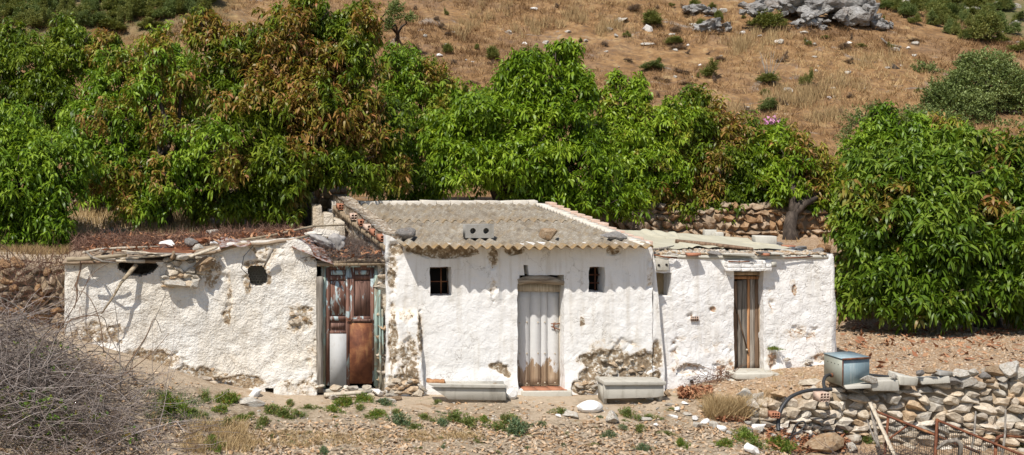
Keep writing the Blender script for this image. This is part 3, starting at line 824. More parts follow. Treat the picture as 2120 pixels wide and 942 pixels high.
# mortared brick verge on the right side of the main roof
def hollow_brick(mb, L=.24, Wd=.115, Hh=.09, at=(0, 0, 0), rz=0.0, rx=0.0, cols=3, rows=2):
    """hollow clay brick: channels run along its length (Y), open to the front"""
    t = .012; V0 = len(mb.V)
    def bb(a, b): 
        m = MB(); m.box(a, b); v = m.V[0]
        M = np.array(Euler((rx, 0, rz)).to_matrix()); mb.add(v@M.T+np.array(at), m.Q[0])
    xs_ = np.linspace(-Wd/2, Wd/2-t, cols+1); zs_ = np.linspace(0, Hh-t, rows+1)
    for x_ in xs_: bb((x_, -L/2, 0), (x_+t, L/2, Hh))
    for z_ in zs_:
        for k in range(cols): bb((xs_[k]+t, -L/2, z_), (xs_[k+1], L/2, z_+t))
    for k in range(cols):
        for j in range(rows): bb((xs_[k]+t, L/2-.03, zs_[j]+t), (xs_[k+1], L/2-.02, zs_[j+1]))
mb = MB()
for k in range(13):
    t = k/13; t2 = (k+.93)/13
    y0, y1 = 22.0+5.0*t, 22.0+5.0*t2; xo = 7.78-.36*t; z0 = 2.56+.46*t
    mb.box((xo, y0, z0-.10), (xo+.15, y1, z0+.06+(.03 if t > .35 else 0)+R.uniform(-.01, .01)), .008, tint=.5)
mb.build('brick_verge', m_brick_pale, house, bevel=.006)
mb = MB()
for k in range(30):
    t = k/30; y0 = 21.75+5.2*t; xo = 7.70-.38*t; z0 = 2.60+.455*t
    mb.box((xo-.10, y0, z0-.06), (xo+.085, y0+.176, z0+.02+R.uniform(-.008, .008)), .008)
mb.build('mortar_flashing', m_mortar, house)
mb = MB()
for k in range(24):
    t = k/24; y0 = 22.0+5.1*t; xo = 3.42-.35*t; z0 = 2.56+.46*t
    mb.box((xo-.13, y0, z0-.10), (xo+.15, y0+.20, z0-.005+R.uniform(-.012, .012)), .012)
mb.build('mortar_flashing', m_mud, house)

# loose hollow bricks stepping down the left edge of the roof
brk = None
lab = ['lowest hollow red brick at the front left corner of the roof', 'second hollow red brick up from the roof corner', 'third brick up from the roof corner, smeared with mortar',
       'fourth hollow red brick up the left roof edge', 'fifth brick up the left roof edge, pale with mortar', 'topmost separate hollow brick beside the grey gable stub']
for k, (px, py, Y) in enumerate([(787, 484, 22.35), (768, 474, 22.95), (754, 466, 23.5), (741, 458, 24.1), (727, 449, 24.9), (708, 436, 26.3)]):
    t = (Y-22)/5.1; g = (3.36-.35*t+.0, Y, 2.56+.46*t+.02)
    mb = MB(); hollow_brick(mb, .26, .19, .11, g, rz=.10+R.uniform(-.12, .12), rx=.06)
    tag(mb.build('hollow_brick', m_brick if k not in (2, 4) else m_brick_pale, loc=g), lab[k], 'brick', 'hollow bricks along the left edge of the roof')

# left wing roof: sagging deck buried in debris
def deck(name, x0, x1, ytop, yback, zf, zbk, mat, parent, amp=.05, nx_=120, ny_=50, thick=.05, seed=3):
    U, Vv = np.meshgrid(np.linspace(0, 1, nx_), np.linspace(0, 1, ny_))
    X = x0+(x1-x0)*U; Yy = ytop+(yback-ytop)*Vv+.05*(vn(X*4, X*0, s=seed+2)-.5)*(1-Vv)
    Z = zf(X)*(1-Vv)+zbk(X)*Vv+amp*(fbm(X*2.5, Yy*2.5, s=seed, o=4)-.5)*2
    V = np.stack([X, Yy, Z], -1).reshape(-1, 3); N = nx_*ny_; i = np.arange(N).reshape(ny_, nx_)
    q = np.stack([i[:-1, :-1], i[:-1, 1:], i[1:, 1:], i[1:, :-1]], -1).reshape(-1, 4)
    e1 = np.stack([i[0, 1:], i[0, :-1], i[0, :-1]+N, i[0, 1:]+N], -1)
    e2 = np.stack([i[:-1, 0], i[1:, 0], i[1:, 0]+N, i[:-1, 0]+N], -1); e3 = np.stack([i[1:, -1], i[:-1, -1], i[:-1, -1]+N, i[1:, -1]+N], -1)
    return npmesh(name, np.concatenate([V, V-np.array([0, 0, thick])]), [np.concatenate([q, q[:, ::-1]+N, e1, e2, e3])], mat, parent, None, True)
lz = lambda x: np.interp(x, [fx(133), fx(240), fx(345), fx(440), fx(500), fx(612), fx(650), fx(800)], [2.27, 2.30, 2.31, 2.46, 2.60, 2.66, 2.42, 2.30])
lback = lambda x: np.interp(x, [fx(133), fx(400), fx(650), fx(760)], [2.42, 2.47, 2.52, 2.50])
deck('left_roof', -2.25, 2.05, 21.98, 25.1, lz, lback, m_roofdirt, house, .04)
deck('left_roof', 2.0, 3.34, 22.0, 27.0, lambda x: lz(x)*0+2.29+.10*(x-2)*0, lambda x: 0*x+2.40, m_roofdirt, house, .05, seed=7)

# right wing roof: slab with creased tarpaulin, cobbles and scraps
rz_ = lambda x: 0*x+2.375
rb_ = lambda x: np.interp(x, [7.9, 9.5, 11.1], [2.56, 2.47, 2.34])
deck('right_roof', 7.93, 11.03, 22.13, 25.35, rz_, rb_, m_cblock, house, .018, thick=.06, seed=12)

# ------------------------------------------------------------------ windows and vents
def bars_window(label, x0, y0, x1, y1, Y, vx, hy, bar=.016):
    w_ = thing('window', None, None, (0, 0, 0)); w_.parent = house; w_.location = Vector(tuple(P((x0+x1)/2, y1, Y)))-house.location
    del_ = MB(); a, b = P(x0, y1, Y), P(x1, y0, Y)
    for px in vx:
        c = P(px, y0, Y)[0]; del_.beam((c, Y, a[2]), (c, Y, b[2]), bar, bar)
    for py in hy:
        c = P(x0, py, Y)[2]; del_.beam((a[0], Y+.02, c), (b[0], Y+.02, c), bar, bar)
    del_.build('bars', m_rust, w_)
    fr = MB(); t = .03
    for q in ((a[0], a[0]+t), (b[0]-t, b[0])): fr.box((q[0], Y+.04, a[2]), (q[1], Y+.08, b[2]), .003)
    fr.box((a[0]+t, Y+.04, b[2]-t), (b[0]-t, Y+.08, b[2]), .003); fr.box((a[0]+t, Y+.04, a[2]), (b[0]-t, Y+.08, a[2]+t), .003)
    fr.build('frame', m_wood_brown, w_)
    return w_
bars_window('', 887, 552, 931, 614, 22.2, [913], [583])
bars_window('', 1212, 552, 1247, 605, 22.25, [1232], [569, 586], .022)
# near-black panels behind the window openings, painting the shade of the interior
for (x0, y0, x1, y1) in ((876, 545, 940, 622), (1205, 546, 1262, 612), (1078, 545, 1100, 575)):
    mb = MB(); pbox(mb, x0, y0, x1, y1, 22.42, .03); mb.build('interior_shade_panel', m_dark, house)
# pale splayed reveal on the right of the second window
# hexagonal wire netting across the left hole
wv_ = thing('window', None, None); wv_.parent = house; wv_.location = Vector((fx(532), 22.14, fz(592)))-house.location
mb = MB(); r = .030
for i in range(-1, 9):
    for j in range(-1, 9):
        cx_ = fx(514)+i*r*1.732+(j % 2)*r*.866; cz_ = fz(592)+j*r*1.5
        if cx_ > fx(552)+.02 or cz_ > fz(548)+.02: continue
        c = [(cx_+r*math.sin(a), 22.24, cz_+r*math.cos(a)) for a in (0, math.pi/3, 2*math.pi/3, math.pi)]
        for k in range(3): mb.beam(c[k], c[k+1], .0055, .0055)
mb.build('wire_netting', m_cblock, wv_)
# concrete block that caps the hole of the right wing, hollow-brick vent, drain pipe
mb = MB()
mb.box((fx(1352), 22.06, fz(561)), (fx(1388), 22.28, fz(536)), .004)
mb.build('block_lintel', m_cblock, house, bevel=.01)
mb = MB()
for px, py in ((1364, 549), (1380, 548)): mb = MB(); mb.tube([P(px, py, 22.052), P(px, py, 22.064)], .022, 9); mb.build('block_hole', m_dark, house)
vt = MB()
for i in range(5): pbox(vt, 1430.4+i*3.8, 655, 1431.6+i*3.8, 665, 22.095, .02)
pbox(vt, 1430.4, 659.4, 1446.8, 660.6, 22.093, .02); vt.build('vent_brick', m_brick_pale, house)
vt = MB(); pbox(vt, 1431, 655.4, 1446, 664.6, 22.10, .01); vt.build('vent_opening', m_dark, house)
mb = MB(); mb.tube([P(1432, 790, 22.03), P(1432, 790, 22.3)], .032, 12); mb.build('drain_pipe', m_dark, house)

# slab lintel over the right door: layers of whitewashed tiles
mb = MB()
for k in range(3):
    z0 = fz(561)+k*.062; xx = fx(1507)
    while xx < fx(1596):
        wd = R.uniform(.14, .24); mb.box((xx, 21.98+.012*k, z0), (min(xx+wd, fx(1598))-.006, 22.3, z0+.055), .006); xx += wd
mb.build('tile_lintel', m_right, house, bevel=.006)
mb = MB(); mb.box((fx(1594), 22.02, fz(553)), (fx(1609), 22.2, fz(543)), .004); mb.build('lintel_end', m_cblock, house)
# log lintel of the central door
mb = MB()
pts = [P(x, y, 21.93) for x, y in ((1073, 584), (1090, 580), (1118, 578), (1145, 581), (1168, 586))]
mb.tube([(a[0], a[1]+.03, a[2]) for a in pts], [.055, .070, .078, .068, .040], 10, jit=.06)
mb.build('log_lintel', m_log, house, smooth=True)

# ------------------------------------------------------------------ central door
dr = thing('door', None, None); dr.parent = house; dr.location = Vector((fx(1115), 22.2, 0))-house.location
YD = 22.22; zl, zh = P(0, 804, YD)[2], P(0, 603, YD)[2]
edges = [1072, 1097.5, 1120, 1133.5, 1157]
for k in range(4):
    a, b = P(edges[k], 0, YD)[0], P(edges[k+1], 0, YD)[0]; mb = MB()
    low = zl+[.02, .05, .015, .055][k]; V = []; n = 12
    mb.beam(((a+b)/2, YD+.02+R.uniform(-.006, .006), low), ((a+b)/2, YD+.02, zh), (b-a)-.006, .035, tint=[.5, .55, .45, .52][k], n=n, jit=.0025, roll=0)
    mb.build('door_plank', m_door_white, dr)
mb = MB()
for py in (668, 732, 793):
    for px in (1076, 1091, 1114, 1128, 1149):
        c = P(px, py+R.uniform(-1, 1), YD-.005); m1 = MB(); m1.tube([c+np.array([0, .01, 0]), c+np.array([0, -.008, 0]), c+np.array([0, -.013, 0])], [.014, .012, .005], 8); m1.build('door_stud', m_wood_pale, dr)

mb = MB(); a = P(1072, 603, 22.2); b = P(1168, 588, 22.2)
mb.box((a[0]-.01, 22.17, a[2]), (b[0], 22.26, b[2]), .006); mb.build('door_head', m_wood_pale, dr)
mb = MB(); mb.box((P(1157.5, 0, 22.22)[0], 22.2, zl), (P(1163, 0, 22.22)[0], 22.3, a[2]), .006); mb.build('door_jamb', m_wood_pale, dr)
mb = MB()
for q in ([(1141, 670), (1150, 671), (1161, 669)], [(1141, 676), (1152, 680), (1162, 684)], [(1160, 662), (1162, 676), (1161, 692)], [(1147, 668), (1146, 676), (1150, 684)]):
    mb.tube([P(x, y, YD-.03) for x, y in q], .010, 6)
mb.build('door_latch', m_rust, dr)
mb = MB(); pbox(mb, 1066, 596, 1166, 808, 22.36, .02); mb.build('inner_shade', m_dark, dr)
mb = MB()   # threshold: stone step with red tiles on it
mb.box((fx(1076), 21.80, -.12), (fx(1178), 22.3, .075), .012); mb.build('threshold', m_cblock, house, bevel=.02)
mb = MB(); xx = fx(1080)
while xx < fx(1166): wd = R.uniform(.2, .27); mb.box((xx, 21.84, .078), (min(xx+wd, fx(1170))-.008, 22.18, .098), .004); xx += wd
mb.build('threshold_tiles', m_brick, house)

# ------------------------------------------------------------------ red and blue double door
dr = thing('door', None, None); dr.parent = house; dr.location = Vector((fx(725), 22.02, 0))-house.location
YD = 22.03
mb = MB()
pbox(mb, 665, 549, 674, 803, YD-.03, .10, .003); pbox(mb, 775.5, 553, 782, 800, YD-.03, .10, .003)
mb.build('door_jambs', m_greenframe, dr)
mb = MB(); pbox(mb, 674, 546, 776, 553, YD-.03, .10, .003); mb.build('door_head', m_door_blue2, dr)
def leafd(x0, x1, yb, lower):
    lf = thing('door_leaf', None, None); lf.parent = dr; lf.location = Vector((fx(x0), YD, 0))-origin(dr)
    m = MB(); pbox(m, x0+1, 553, x1-1, yb, YD+.030, .018); m.build('back_board', m_door_brown, lf)
    rails = MB(); sw = 8
    pbox(rails, x0, 553, x0+sw, yb, YD, .030, .0015, .5); pbox(rails, x1-sw, 553, x1, yb, YD, .030, .0015, .5)
    for y0, y1 in ((553, 558), (571, 579), (655, 664), (685, 692)) if lower == 'l' else ((553, 558), (571, 579), (655, 666)):
        pbox(rails, x0+sw+.2, y0, x1-sw-.2, y1, YD+.002, .028, .001, .45)
    rails.build('rails', m_door_blue2 if 0 else m_door_blue, lf)
    pn = MB(); pbox(pn, x0+sw+3, 560, x1-sw-3, 569, YD+.012, .02); pn.build('top_panel', m_door_blue2, lf)
    pn = MB(); pbox(pn, x0+sw+2, 582, x1-sw-2, 652, YD+.016, .02, .001); pn.build('tall_panel', m_door_blue if lower == 'l' else m_door_brown, lf)
    if lower == 'l':
        pn = MB(); pbox(pn, x0+sw+3, 669, x1-sw-3, 680, YD+.012, .02); pn.build('small_panel', m_door_brown, lf)
        sh = MB(); pbox(sh, x0+sw+.5, 691, x1-sw+1, yb+4, YD-.004, .006, .001); sh.build('metal_sheet', m_sheet, lf)['label'] = 'pale painted sheet patching the lower left leaf'
    else:
        sh = MB(); pbox(sh, x0-1, 668, x1-4, 794, YD-.010, .006, .001); sh.build('metal_sheet', m_rust, lf)['label'] = 'rusty sheet patching the lower right leaf'
        ml = MB(); pbox(ml, x0-4, 661, x1-3, 666, YD-.025, .03, .001); ml.build('moulding', m_door_brown, lf)
    return lf
leafd(674.5, 724, 798, 'l'); leafd(725, 775, 790, 'r')
mb = MB(); mb.tube([P(717, 662, YD-.03), P(724, 665, YD-.04), P(730, 660, YD-.03), P(724, 658, YD-.04), P(717, 662, YD-.03)], .007, 6); mb.build('door_chain', m_rust, dr)
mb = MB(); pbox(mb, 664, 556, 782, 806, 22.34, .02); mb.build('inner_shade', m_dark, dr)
mb = MB(); mb.beam(P(662, 812, 21.97), P(661, 572, 21.99), .115, .10, n=14, jit=.006); mb.build('old_post', m_wood_grey, dr)
mb = MB(); mb.beam(P(788, 806, 21.98), P(785, 600, 22.0), .035, .05, n=10, jit=.005); mb.beam(P(793, 735, 21.97), P(791, 640, 21.99), .03, .05, n=6, jit=.004); mb.build('batten', m_greenframe, dr)
mb = MB(); 
mb.box((fx(656), 21.90, fz(549)), (fx(795), 22.2, fz(544.5)), .012); mb.build('door_slab', m_mud, dr)
mb = MB(); pbox(mb, 668, 806, 776, 812, 22.0, .3, .01); mb.build('sill_stone', m_cblock, dr, bevel=.01)

# ------------------------------------------------------------------ plank door of the right wing
dr = thing('door', None, None); dr.parent = house; dr.location = Vector((fx(1548), 22.35, .4))-house.location
YD = 22.36
ed = [1516, 1527, 1537, 1547, 1553, 1563, 1574, 1578]; tn = [.55, .28, .30, .75, .9, .42, .6]
for k in range(7):
    x0, x1 = P(ed[k], 0, YD)[0], P(ed[k+1], 0, YD)[0]; mb = MB()
    a, b = P(0, 768+R.uniform(-1, 2), YD)[2], P(0, 582-k*1.3, YD)[2]
    mb.beam(((x0+x1)/2, YD+.02+R.uniform(-.008, .008), a), ((x0+x1)/2, YD+.02, b), (x1-x0)-.009, .03, tint=tn[k], n=12, jit=.003)
    mb.build('door_plank', m_wood_orange if k in (3,) else (m_wood_grey if k in (1, 2, 4) else m_wood_brown), dr)
mb = MB(); pbox(mb, 1515, 563, 1580, 570, YD-.04, .08, .003); mb.build('door_head', m_wood_frame, dr)
mb = MB(); pbox(mb, 1515, 572, 1572, 578, YD-.01, .03, .003); mb.build('top_board', m_wood_orange, dr)
mb = MB(); pbox(mb, 1572, 571, 1578, 768, YD-.03, .05, .004); mb.build('door_jamb', m_wood_frame, dr)
mb = MB(); mb.beam(P(1517, 612, YD-.012), P(1549, 732, YD-.012), .022, .012, tint=.15); mb.build('diagonal_bar', m_wood_brown, dr)
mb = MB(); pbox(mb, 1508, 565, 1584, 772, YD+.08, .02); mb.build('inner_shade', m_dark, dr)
mb = MB(); c = P(1546, 724, YD-.02); mb.tube([c, c+np.array([0, -.012, 0])], .018, 8); mb.build('lock_plate', m_wood_pale, dr)
# concrete doorstep with the drain hole below it
mb = MB(); mb.box((fx(1508), 21.72, .28), (fx(1600), 22.32, .395), .015); mb.box((fx(1600), 21.80, .30), (fx(1636), 22.2, .385), .02)
mb.box((fx(1500), 21.76, 0), (fx(1517), 22.13, .27), .015); mb.box((fx(1532), 21.74, .02), (fx(1560), 22.13, .275), .02)
mb.build('doorstep', m_cblock, house, bevel=.02)

# exposed stones at the feet and in the breaches of the walls: part of the masonry
def patch_stones(lst, seed, name='exposed_stones', mat=None):
    r = np.random.default_rng(seed); pos, scl, tin = [], [], []
    for (x0, y0, x1, y1, n, sz, Y) in lst:
        for _ in range(n):
            s_ = sz*r.uniform(.6, 1.35)
            pos.append(P(r.uniform(x0, x1), r.uniform(y0, y1), Y+r.uniform(0, .05))); scl.append((s_*r.uniform(1.1, 1.9), s_*.9, s_*r.uniform(.6, .9))); tin.append(r.random())
    n = len(pos); I = rots(n, r, .2); 
    a = r.normal(0, .18, n); Z = np.zeros(n); O = np.ones(n)
    M = np.stack([np.cos(a), Z, np.sin(a), Z, O, Z, -np.sin(a), Z, np.cos(a)], -1).reshape(n, 3, 3)
    o = many(name, mat or m_wallstone, ROCK2, np.array(pos), np.array(scl), np.array(tin), seed, house, rot=M, smooth=True)
    e = o.modifiers.new('e', 'EDGE_SPLIT'); e.split_angle = math.radians(22)
patch_stones([(345, 535, 432, 590, 44, .13, 21.93), (300, 765, 470, 800, 26, .10, 21.86), (1195, 790, 1245, 815, 26, .09, 21.86), (1235, 745, 1360, 775, 12, .08, 21.93),
              (805, 785, 875, 815, 30, .13, 21.74), (782, 560, 795, 790, 18, .10, 21.99), (655, 800, 800, 822, 16, .12, 21.85), (600, 650, 640, 680, 5, .12, 21.99),
              (1590, 740, 1720, 765, 10, .07, 22.05), (1380, 808, 1480, 822, 12, .06, 21.95)], 5)

# ------------------------------------------------------------------ vegetation
def leaves_mesh(name, mat, parent, p, t, K, L, Wd, droop, seed, red=None, segs=3, spread=(50, 105), axial=.14, lite=None):
    """rosettes of K leaves at points p with twig directions t"""
    r = np.random.default_rng(seed); n = len(p)
    p = np.repeat(p, K, 0); t = np.repeat(t, K, 0); N = n*K
    up = np.array([0, 0, 1.0]); u = np.cross(t, up+r.normal(0, .05, (N, 3))); u /= np.linalg.norm(u, axis=1)[:, None]+1e-9
    v = np.cross(t, u); ph = r.uniform(0, 2*np.pi, N); th = np.radians(r.uniform(spread[0], spread[1], N))
    d = np.cos(th)[:, None]*t+np.sin(th)[:, None]*(u*np.cos(ph)[:, None]+v*np.sin(ph)[:, None])
    LL = L*r.uniform(.55, 1.25, N)[:, None]*np.repeat(r.uniform(.75, 1.2, n), K)[:, None]; dr = (droop*r.uniform(.4, 1.5, N))[:, None]
    nn = lambda a: a/(np.linalg.norm(a, axis=1)[:, None]+1e-9)
    b = p+t*(r.uniform(-1, .2, N)[:, None]*axial)
    d1 = nn(d+up*.10); d2 = nn(d-up*dr); d3 = nn(d-up*dr*2.2)
    wv = nn(np.cross(d2, up+r.normal(0, .45, (N, 3))))*Wd*.5*r.uniform(.8, 1.25, N)[:, None]
    s1 = b+d1*LL*.34; s2 = s1+d2*LL*.36; s3 = s2+d3*LL*.30
    A = r.random(N)
    ros = np.repeat(r.random(n), K); tone = np.clip(.5+(ros-.5)*.7+(A-.5)*.5, 0, 1)
    if lite is not None: tone = np.clip(tone+np.repeat(lite, K), 0, 1)
    rd = np.repeat(red, K)*np.clip(r.normal(.62, .34, N), 0, 1) if red is not None else np.zeros(N)
    at = np.stack([tone, rd, r.random(N)], -1)
    if segs == 3:
        V = np.stack([b, s1-wv, s1+wv, s2-wv*.85, s2+wv*.85, s3], 1).reshape(-1, 3); k = 6
        i = (np.arange(N)*k)[:, None]
        T = np.concatenate([i+[0, 1, 2], i+[3, 5, 4]]); Qd = i+[1, 3, 4, 2]
        return npmesh(name, V, [Qd, T], mat, parent, attrs={'leafv': np.repeat(at, k, 0)})
    V = np.stack([b, s1-wv, s1+wv, s2], 1).reshape(-1, 3); k = 4; i = (np.arange(N)*k)[:, None]
    return npmesh(name, V, [i+[0, 1, 3, 2]], mat, parent, attrs={'leafv': np.repeat(at, k, 0)})

def crown_points(bl, dens, seed, lump=.30, bottom=-.75, shell=.42):
    """points through the outer volume of a set of lobes (x, y, z, rx, ry, rz)"""
    r = np.random.default_rng(seed); PP, TT = [], []
    bl = np.array(bl, float)
    for k, (x, y, z, a, b_, c) in enumerate(bl):
        area = 4*np.pi*((a*b_)**1.6+(a*c)**1.6+(b_*c)**1.6)**(1/1.6)/3**(1/1.6)
        n = int(area*dens); d = r.normal(size=(n, 3)); d /= np.linalg.norm(d, axis=1)[:, None]
        d = d[d[:, 2] > bottom]
        L = 1+lump*(fbm(d[:, 0]*2.3+k*5, d[:, 1]*2.3, d[:, 2]*2.3, s=seed, o=3)-.5)*2.4
        rad = L*(1-shell*r.random(len(d))**1.7)
        q = np.array([x, y, z])+d*np.array([a, b_, c])*rad[:, None]
        keep = np.ones(len(q), bool)
        for j, m in enumerate(bl):
            if j == k: continue
            e = np.sqrt((((q-m[:3])/m[3:])**2).sum(1)); keep &= (e > .62)
        q, d2 = q[keep], d[keep]
        t = d2*np.array([1, 1, .7])+np.array([0, 0, .35])+r.normal(0, .35, q.shape); t /= np.linalg.norm(t, axis=1)[:, None]
        PP.append(q); TT.append(t)
    return np.concatenate(PP), np.concatenate(TT)

def pb(x, y, rx, ry, Y, deep=1.0):
    """lobe centred on a photo pixel at depth Y; radii in pixels"""
    c = P(x, y, Y); return (c[0], c[1], c[2], rx*Y/F, (rx+ry)/2*Y/F*deep, ry*Y/F)

def limbs(root, base, bl, seed, r0=.16, mat=None, fork=.38, bend=.25):
    r = np.random.default_rng(seed); mb = MB(); bl = np.array(bl, float)
    c = (bl[:, :3]*bl[:, 3:4]).sum(0)/bl[:, 3].sum(); base = np.array(base, float)
    fk = base+(c-base)*np.array([fork*.6, fork*.6, fork]); fk[2] = min(fk[2], base[2]+1.3)
    mid = (base+fk)/2+r.normal(0, .06, 3)
    mb.tube([base-np.array([0, 0, .2]), base+np.array([0, 0, .08]), mid, fk], [r0*1.5, r0*1.15, r0*.95, r0*.85], 9, jit=.06)
    for m in bl:
        e = m[:3]; h = (fk+e)/2+r.normal(0, bend, 3)*np.array([1, 1, .4]); h2 = (h+e)/2+r.normal(0, .12, 3)
        mb.tube([fk-(0, 0, .08), fk+(h-fk)*.5+(0, 0, .05), h, h2, e], [r0*.6, r0*.5, r0*.38, r0*.26, r0*.12], 6, jit=.06)
        for _ in range(6):
            d = r.normal(size=3); d[2] = abs(d[2])*.6; d /= np.linalg.norm(d); s_ = h2+(e-h2)*r.uniform(0, 1)
            q = e+d*m[3:]*.85
            mb.tube([s_, (s_+q)/2+r.normal(0, .08, 3), q], [r0*.20, r0*.12, r0*.05], 5)
    return mb.build('trunk', mat or m_bark, root, smooth=True)

def mango(label, base, bl, seed, red=0.0, dens=54, L=.190, mat=None, K=11, droop=.8, group='mango trees around the farmhouse', r0=.16, redfn=None, lump=.45, cat='tree', sprigs=()):
    root = thing('mango_tree', label, cat, base, group)
    p, t = crown_points(bl, dens, seed, lump)
    for (x, y, Y, n, sp) in sprigs:
        rr = np.random.default_rng(seed+9); c = P(x, y, Y); q = c+rr.normal(0, 1, (n, 3))*np.array([sp, sp, sp*.9])
        p = np.concatenate([p, q]); tt = rr.normal(0, .5, (n, 3))+np.array([0, 0, .8]); t = np.concatenate([t, tt/np.linalg.norm(tt, axis=1)[:, None]])
    gap = fbm(p[:, 0]*1.9, p[:, 1]*1.9, p[:, 2]*1.9, s=seed+90, o=2); kk = gap > .375; p, t = p[kk], t[kk]
    inner = [(m_[0], m_[1], m_[2], m_[3]*.72, m_[4]*.72, m_[5]*.72) for m_ in bl]; p2, t2 = crown_points(inner, 26, seed+55, .25, -.7, .35)
    p, t = np.concatenate([p, p2]), np.concatenate([t, t2])
    g = fbm(p[:, 0]*1.3, p[:, 1]*1.3, p[:, 2]*1.3, s=seed+3, o=3)
    lite = (fbm(p[:, 0]*.9, p[:, 1]*.9, p[:, 2]*.9, s=seed+30, o=2)-.5)*.9
    rd = None
    if red > 0:
        z = (p[:, 2]-p[:, 2].min())/(np.ptp(p[:, 2])+1e-6)
        rd = sstep(.72-.17*red, .86-.17*red, g+.12*z+.10*np.random.default_rng(seed).random(len(p)))
        if redfn is not None: rd = rd*redfn(p)
    leaves_mesh('crown', mat or m_mango, root, p, t, K, L, 0.048*L/.235, droop, seed, rd, lite=lite)
    limbs(root, base, bl, seed, r0)
    return root

def gz(px, Y, dx=0): 
    X = (px-CX)*Y/F+dx; return (X, Y, hz(X, Y))

mango('bright green mango tree at the left edge hanging low over the stone bank', gz(40, 25.2),
      [pb(40, 400, 95, 110, 25), pb(120, 350, 80, 90, 25.8), pb(20, 290, 80, 80, 26), pb(95, 450, 60, 65, 24.7), pb(-50, 400, 100, 120, 25), pb(60, 490, 75, 45, 24.8), pb(115, 490, 45, 40, 24.6), pb(0, 500, 70, 40, 24.6), pb(-60, 300, 90, 80, 26)], 1, .0, 52)
mango('tall dark mango tree behind the left one, its top below the scrubby slope', gz(110, 31),
      [pb(60, 150, 80, 80, 31), pb(160, 120, 75, 75, 31.5), pb(-20, 190, 90, 90, 31), pb(110, 240, 90, 90, 30.5), pb(20, 90, 50, 45, 32), pb(130, 70, 32, 40, 31.8)], 2, .0, 50, mat=m_mango_dark)
mango('mid green mango tree between the left dark one and the reddish one', gz(260, 30),
      [pb(250, 190, 80, 80, 30), pb(200, 280, 80, 90, 29.3), pb(320, 130, 70, 55, 30.5), pb(290, 290, 70, 90, 29.5), pb(215, 110, 50, 50, 31), pb(375, 200, 60, 90, 30), pb(230, 380, 70, 60, 29)], 3, .12, 50)
mango('slender mango tree with coppery red new leaves and a bare forked stem showing', gz(345, 27.3),
      [pb(325, 115, 38, 62, 27.6), pb(300, 190, 48, 45, 27.3), pb(375, 190, 40, 60, 27.5), pb(230, 250, 62, 40, 27.2), pb(350, 275, 60, 45, 27), pb(240, 360, 80, 55, 26.8), pb(340, 380, 75, 70, 26.6), pb(290, 430, 60, 35, 26.4), pb(440, 330, 70, 80, 26.6)], 4, 1.0, 42, K=10)
mango('biggest mango tree, its dense crown flushed with reddish brown new leaves, behind the gable', gz(630, 28.6),
      [pb(600, 90, 110, 85, 28.5), pb(480, 130, 80, 85, 28.5), pb(700, 130, 85, 100, 28.5), pb(520, 230, 100, 90, 27.8), pb(650, 230, 110, 90, 27.6), pb(760, 260, 85, 85, 28), pb(460, 330, 90, 80, 27.4),
       pb(570, 350, 95, 80, 27.2), pb(700, 350, 100, 65, 27.6), pb(800, 350, 60, 55, 28), pb(450, 420, 80, 45, 27), pb(560, 425, 80, 45, 27.2), pb(640, 30, 60, 45, 28.6), pb(420, 70, 55, 50, 28.8), pb(740, 60, 55, 60, 28.8)],
      5, 1.0, 52, mat=m_mango_dark, L=.205, r0=.2)
mango('mango tree half hidden behind the biggest one, its top sloping down to the right', gz(900, 32.5),
      [pb(860, 180, 75, 75, 32.5), pb(930, 210, 60, 60, 32.5), pb(960, 270, 80, 70, 32), pb(880, 290, 90, 80, 31.6), pb(820, 150, 45, 55, 32.8), pb(1000, 210, 22, 35, 32.4), pb(850, 380, 80, 60, 31)], 6, .30, 50, K=10)
mango('bright green mango tree with a single upright sprig on top, behind the ridge', gz(1010, 29.5),
      [pb(1100, 175, 85, 62, 29.4), pb(1010, 260, 95, 80, 29), pb(1150, 260, 100, 80, 29), pb(1085, 330, 110, 80, 28.5), pb(960, 350, 85, 70, 28.6), pb(1200, 350, 90, 80, 28.6), pb(1190, 190, 55, 50, 29.4), pb(930, 290, 60, 60, 29.2),
       pb(1165, 105, 36, 28, 29.5), pb(1180, 150, 24, 40, 29.5), pb(1090, 130, 40, 30, 29.4), pb(1250, 420, 85, 50, 28.3), pb(1130, 400, 80, 45, 28.4)], 7, .0, 54, L=.205, mat=m_mango_bright)
mango('light green mango tree to the right of the sprig-topped one', gz(1290, 31),
      [pb(1290, 220, 70, 55, 31), pb(1350, 270, 75, 60, 30.6), pb(1270, 300, 75, 60, 30.4), pb(1280, 165, 22, 22, 31), pb(1320, 170, 18, 20, 31), pb(1330, 360, 90, 70, 30), pb(1400, 240, 45, 42, 31)], 8, .2, 52, mat=m_mango_bright)
mango('mango tree with some copper leaves, spreading over the terrace wall', gz(1470, 31.2),
      [pb(1400, 440, 75, 48, 30.4), pb(1490, 440, 60, 34, 30.3), pb(1550, 435, 45, 34, 30.6), pb(1420, 260, 70, 55, 31.5), pb(1490, 270, 70, 60, 31.5), pb(1400, 350, 75, 75, 30.9), pb(1490, 360, 85, 75, 30.7), pb(1560, 330, 60, 65, 30.9), pb(1380, 430, 65, 45, 30.3), pb(1480, 415, 70, 32, 30.3), pb(1440, 205, 35, 28, 31.7), pb(1560, 400, 50, 40, 30.5)], 9, .55, 52, mat=m_mango_dark)
mango_extra = None
mango('small rounded mango tree on a short forked trunk in front of the terrace wall', gz(1637, 29.1),
      [pb(1630, 330, 85, 50, 30.4), pb(1690, 360, 60, 50, 30.4), pb(1600, 390, 60, 48, 30.1), pb(1670, 405, 60, 40, 30.1), pb(1620, 285, 45, 32, 30.6), pb(1725, 385, 30, 40, 30.2)], 10, .12, 52, mat=m_mango_bright, r0=.15)
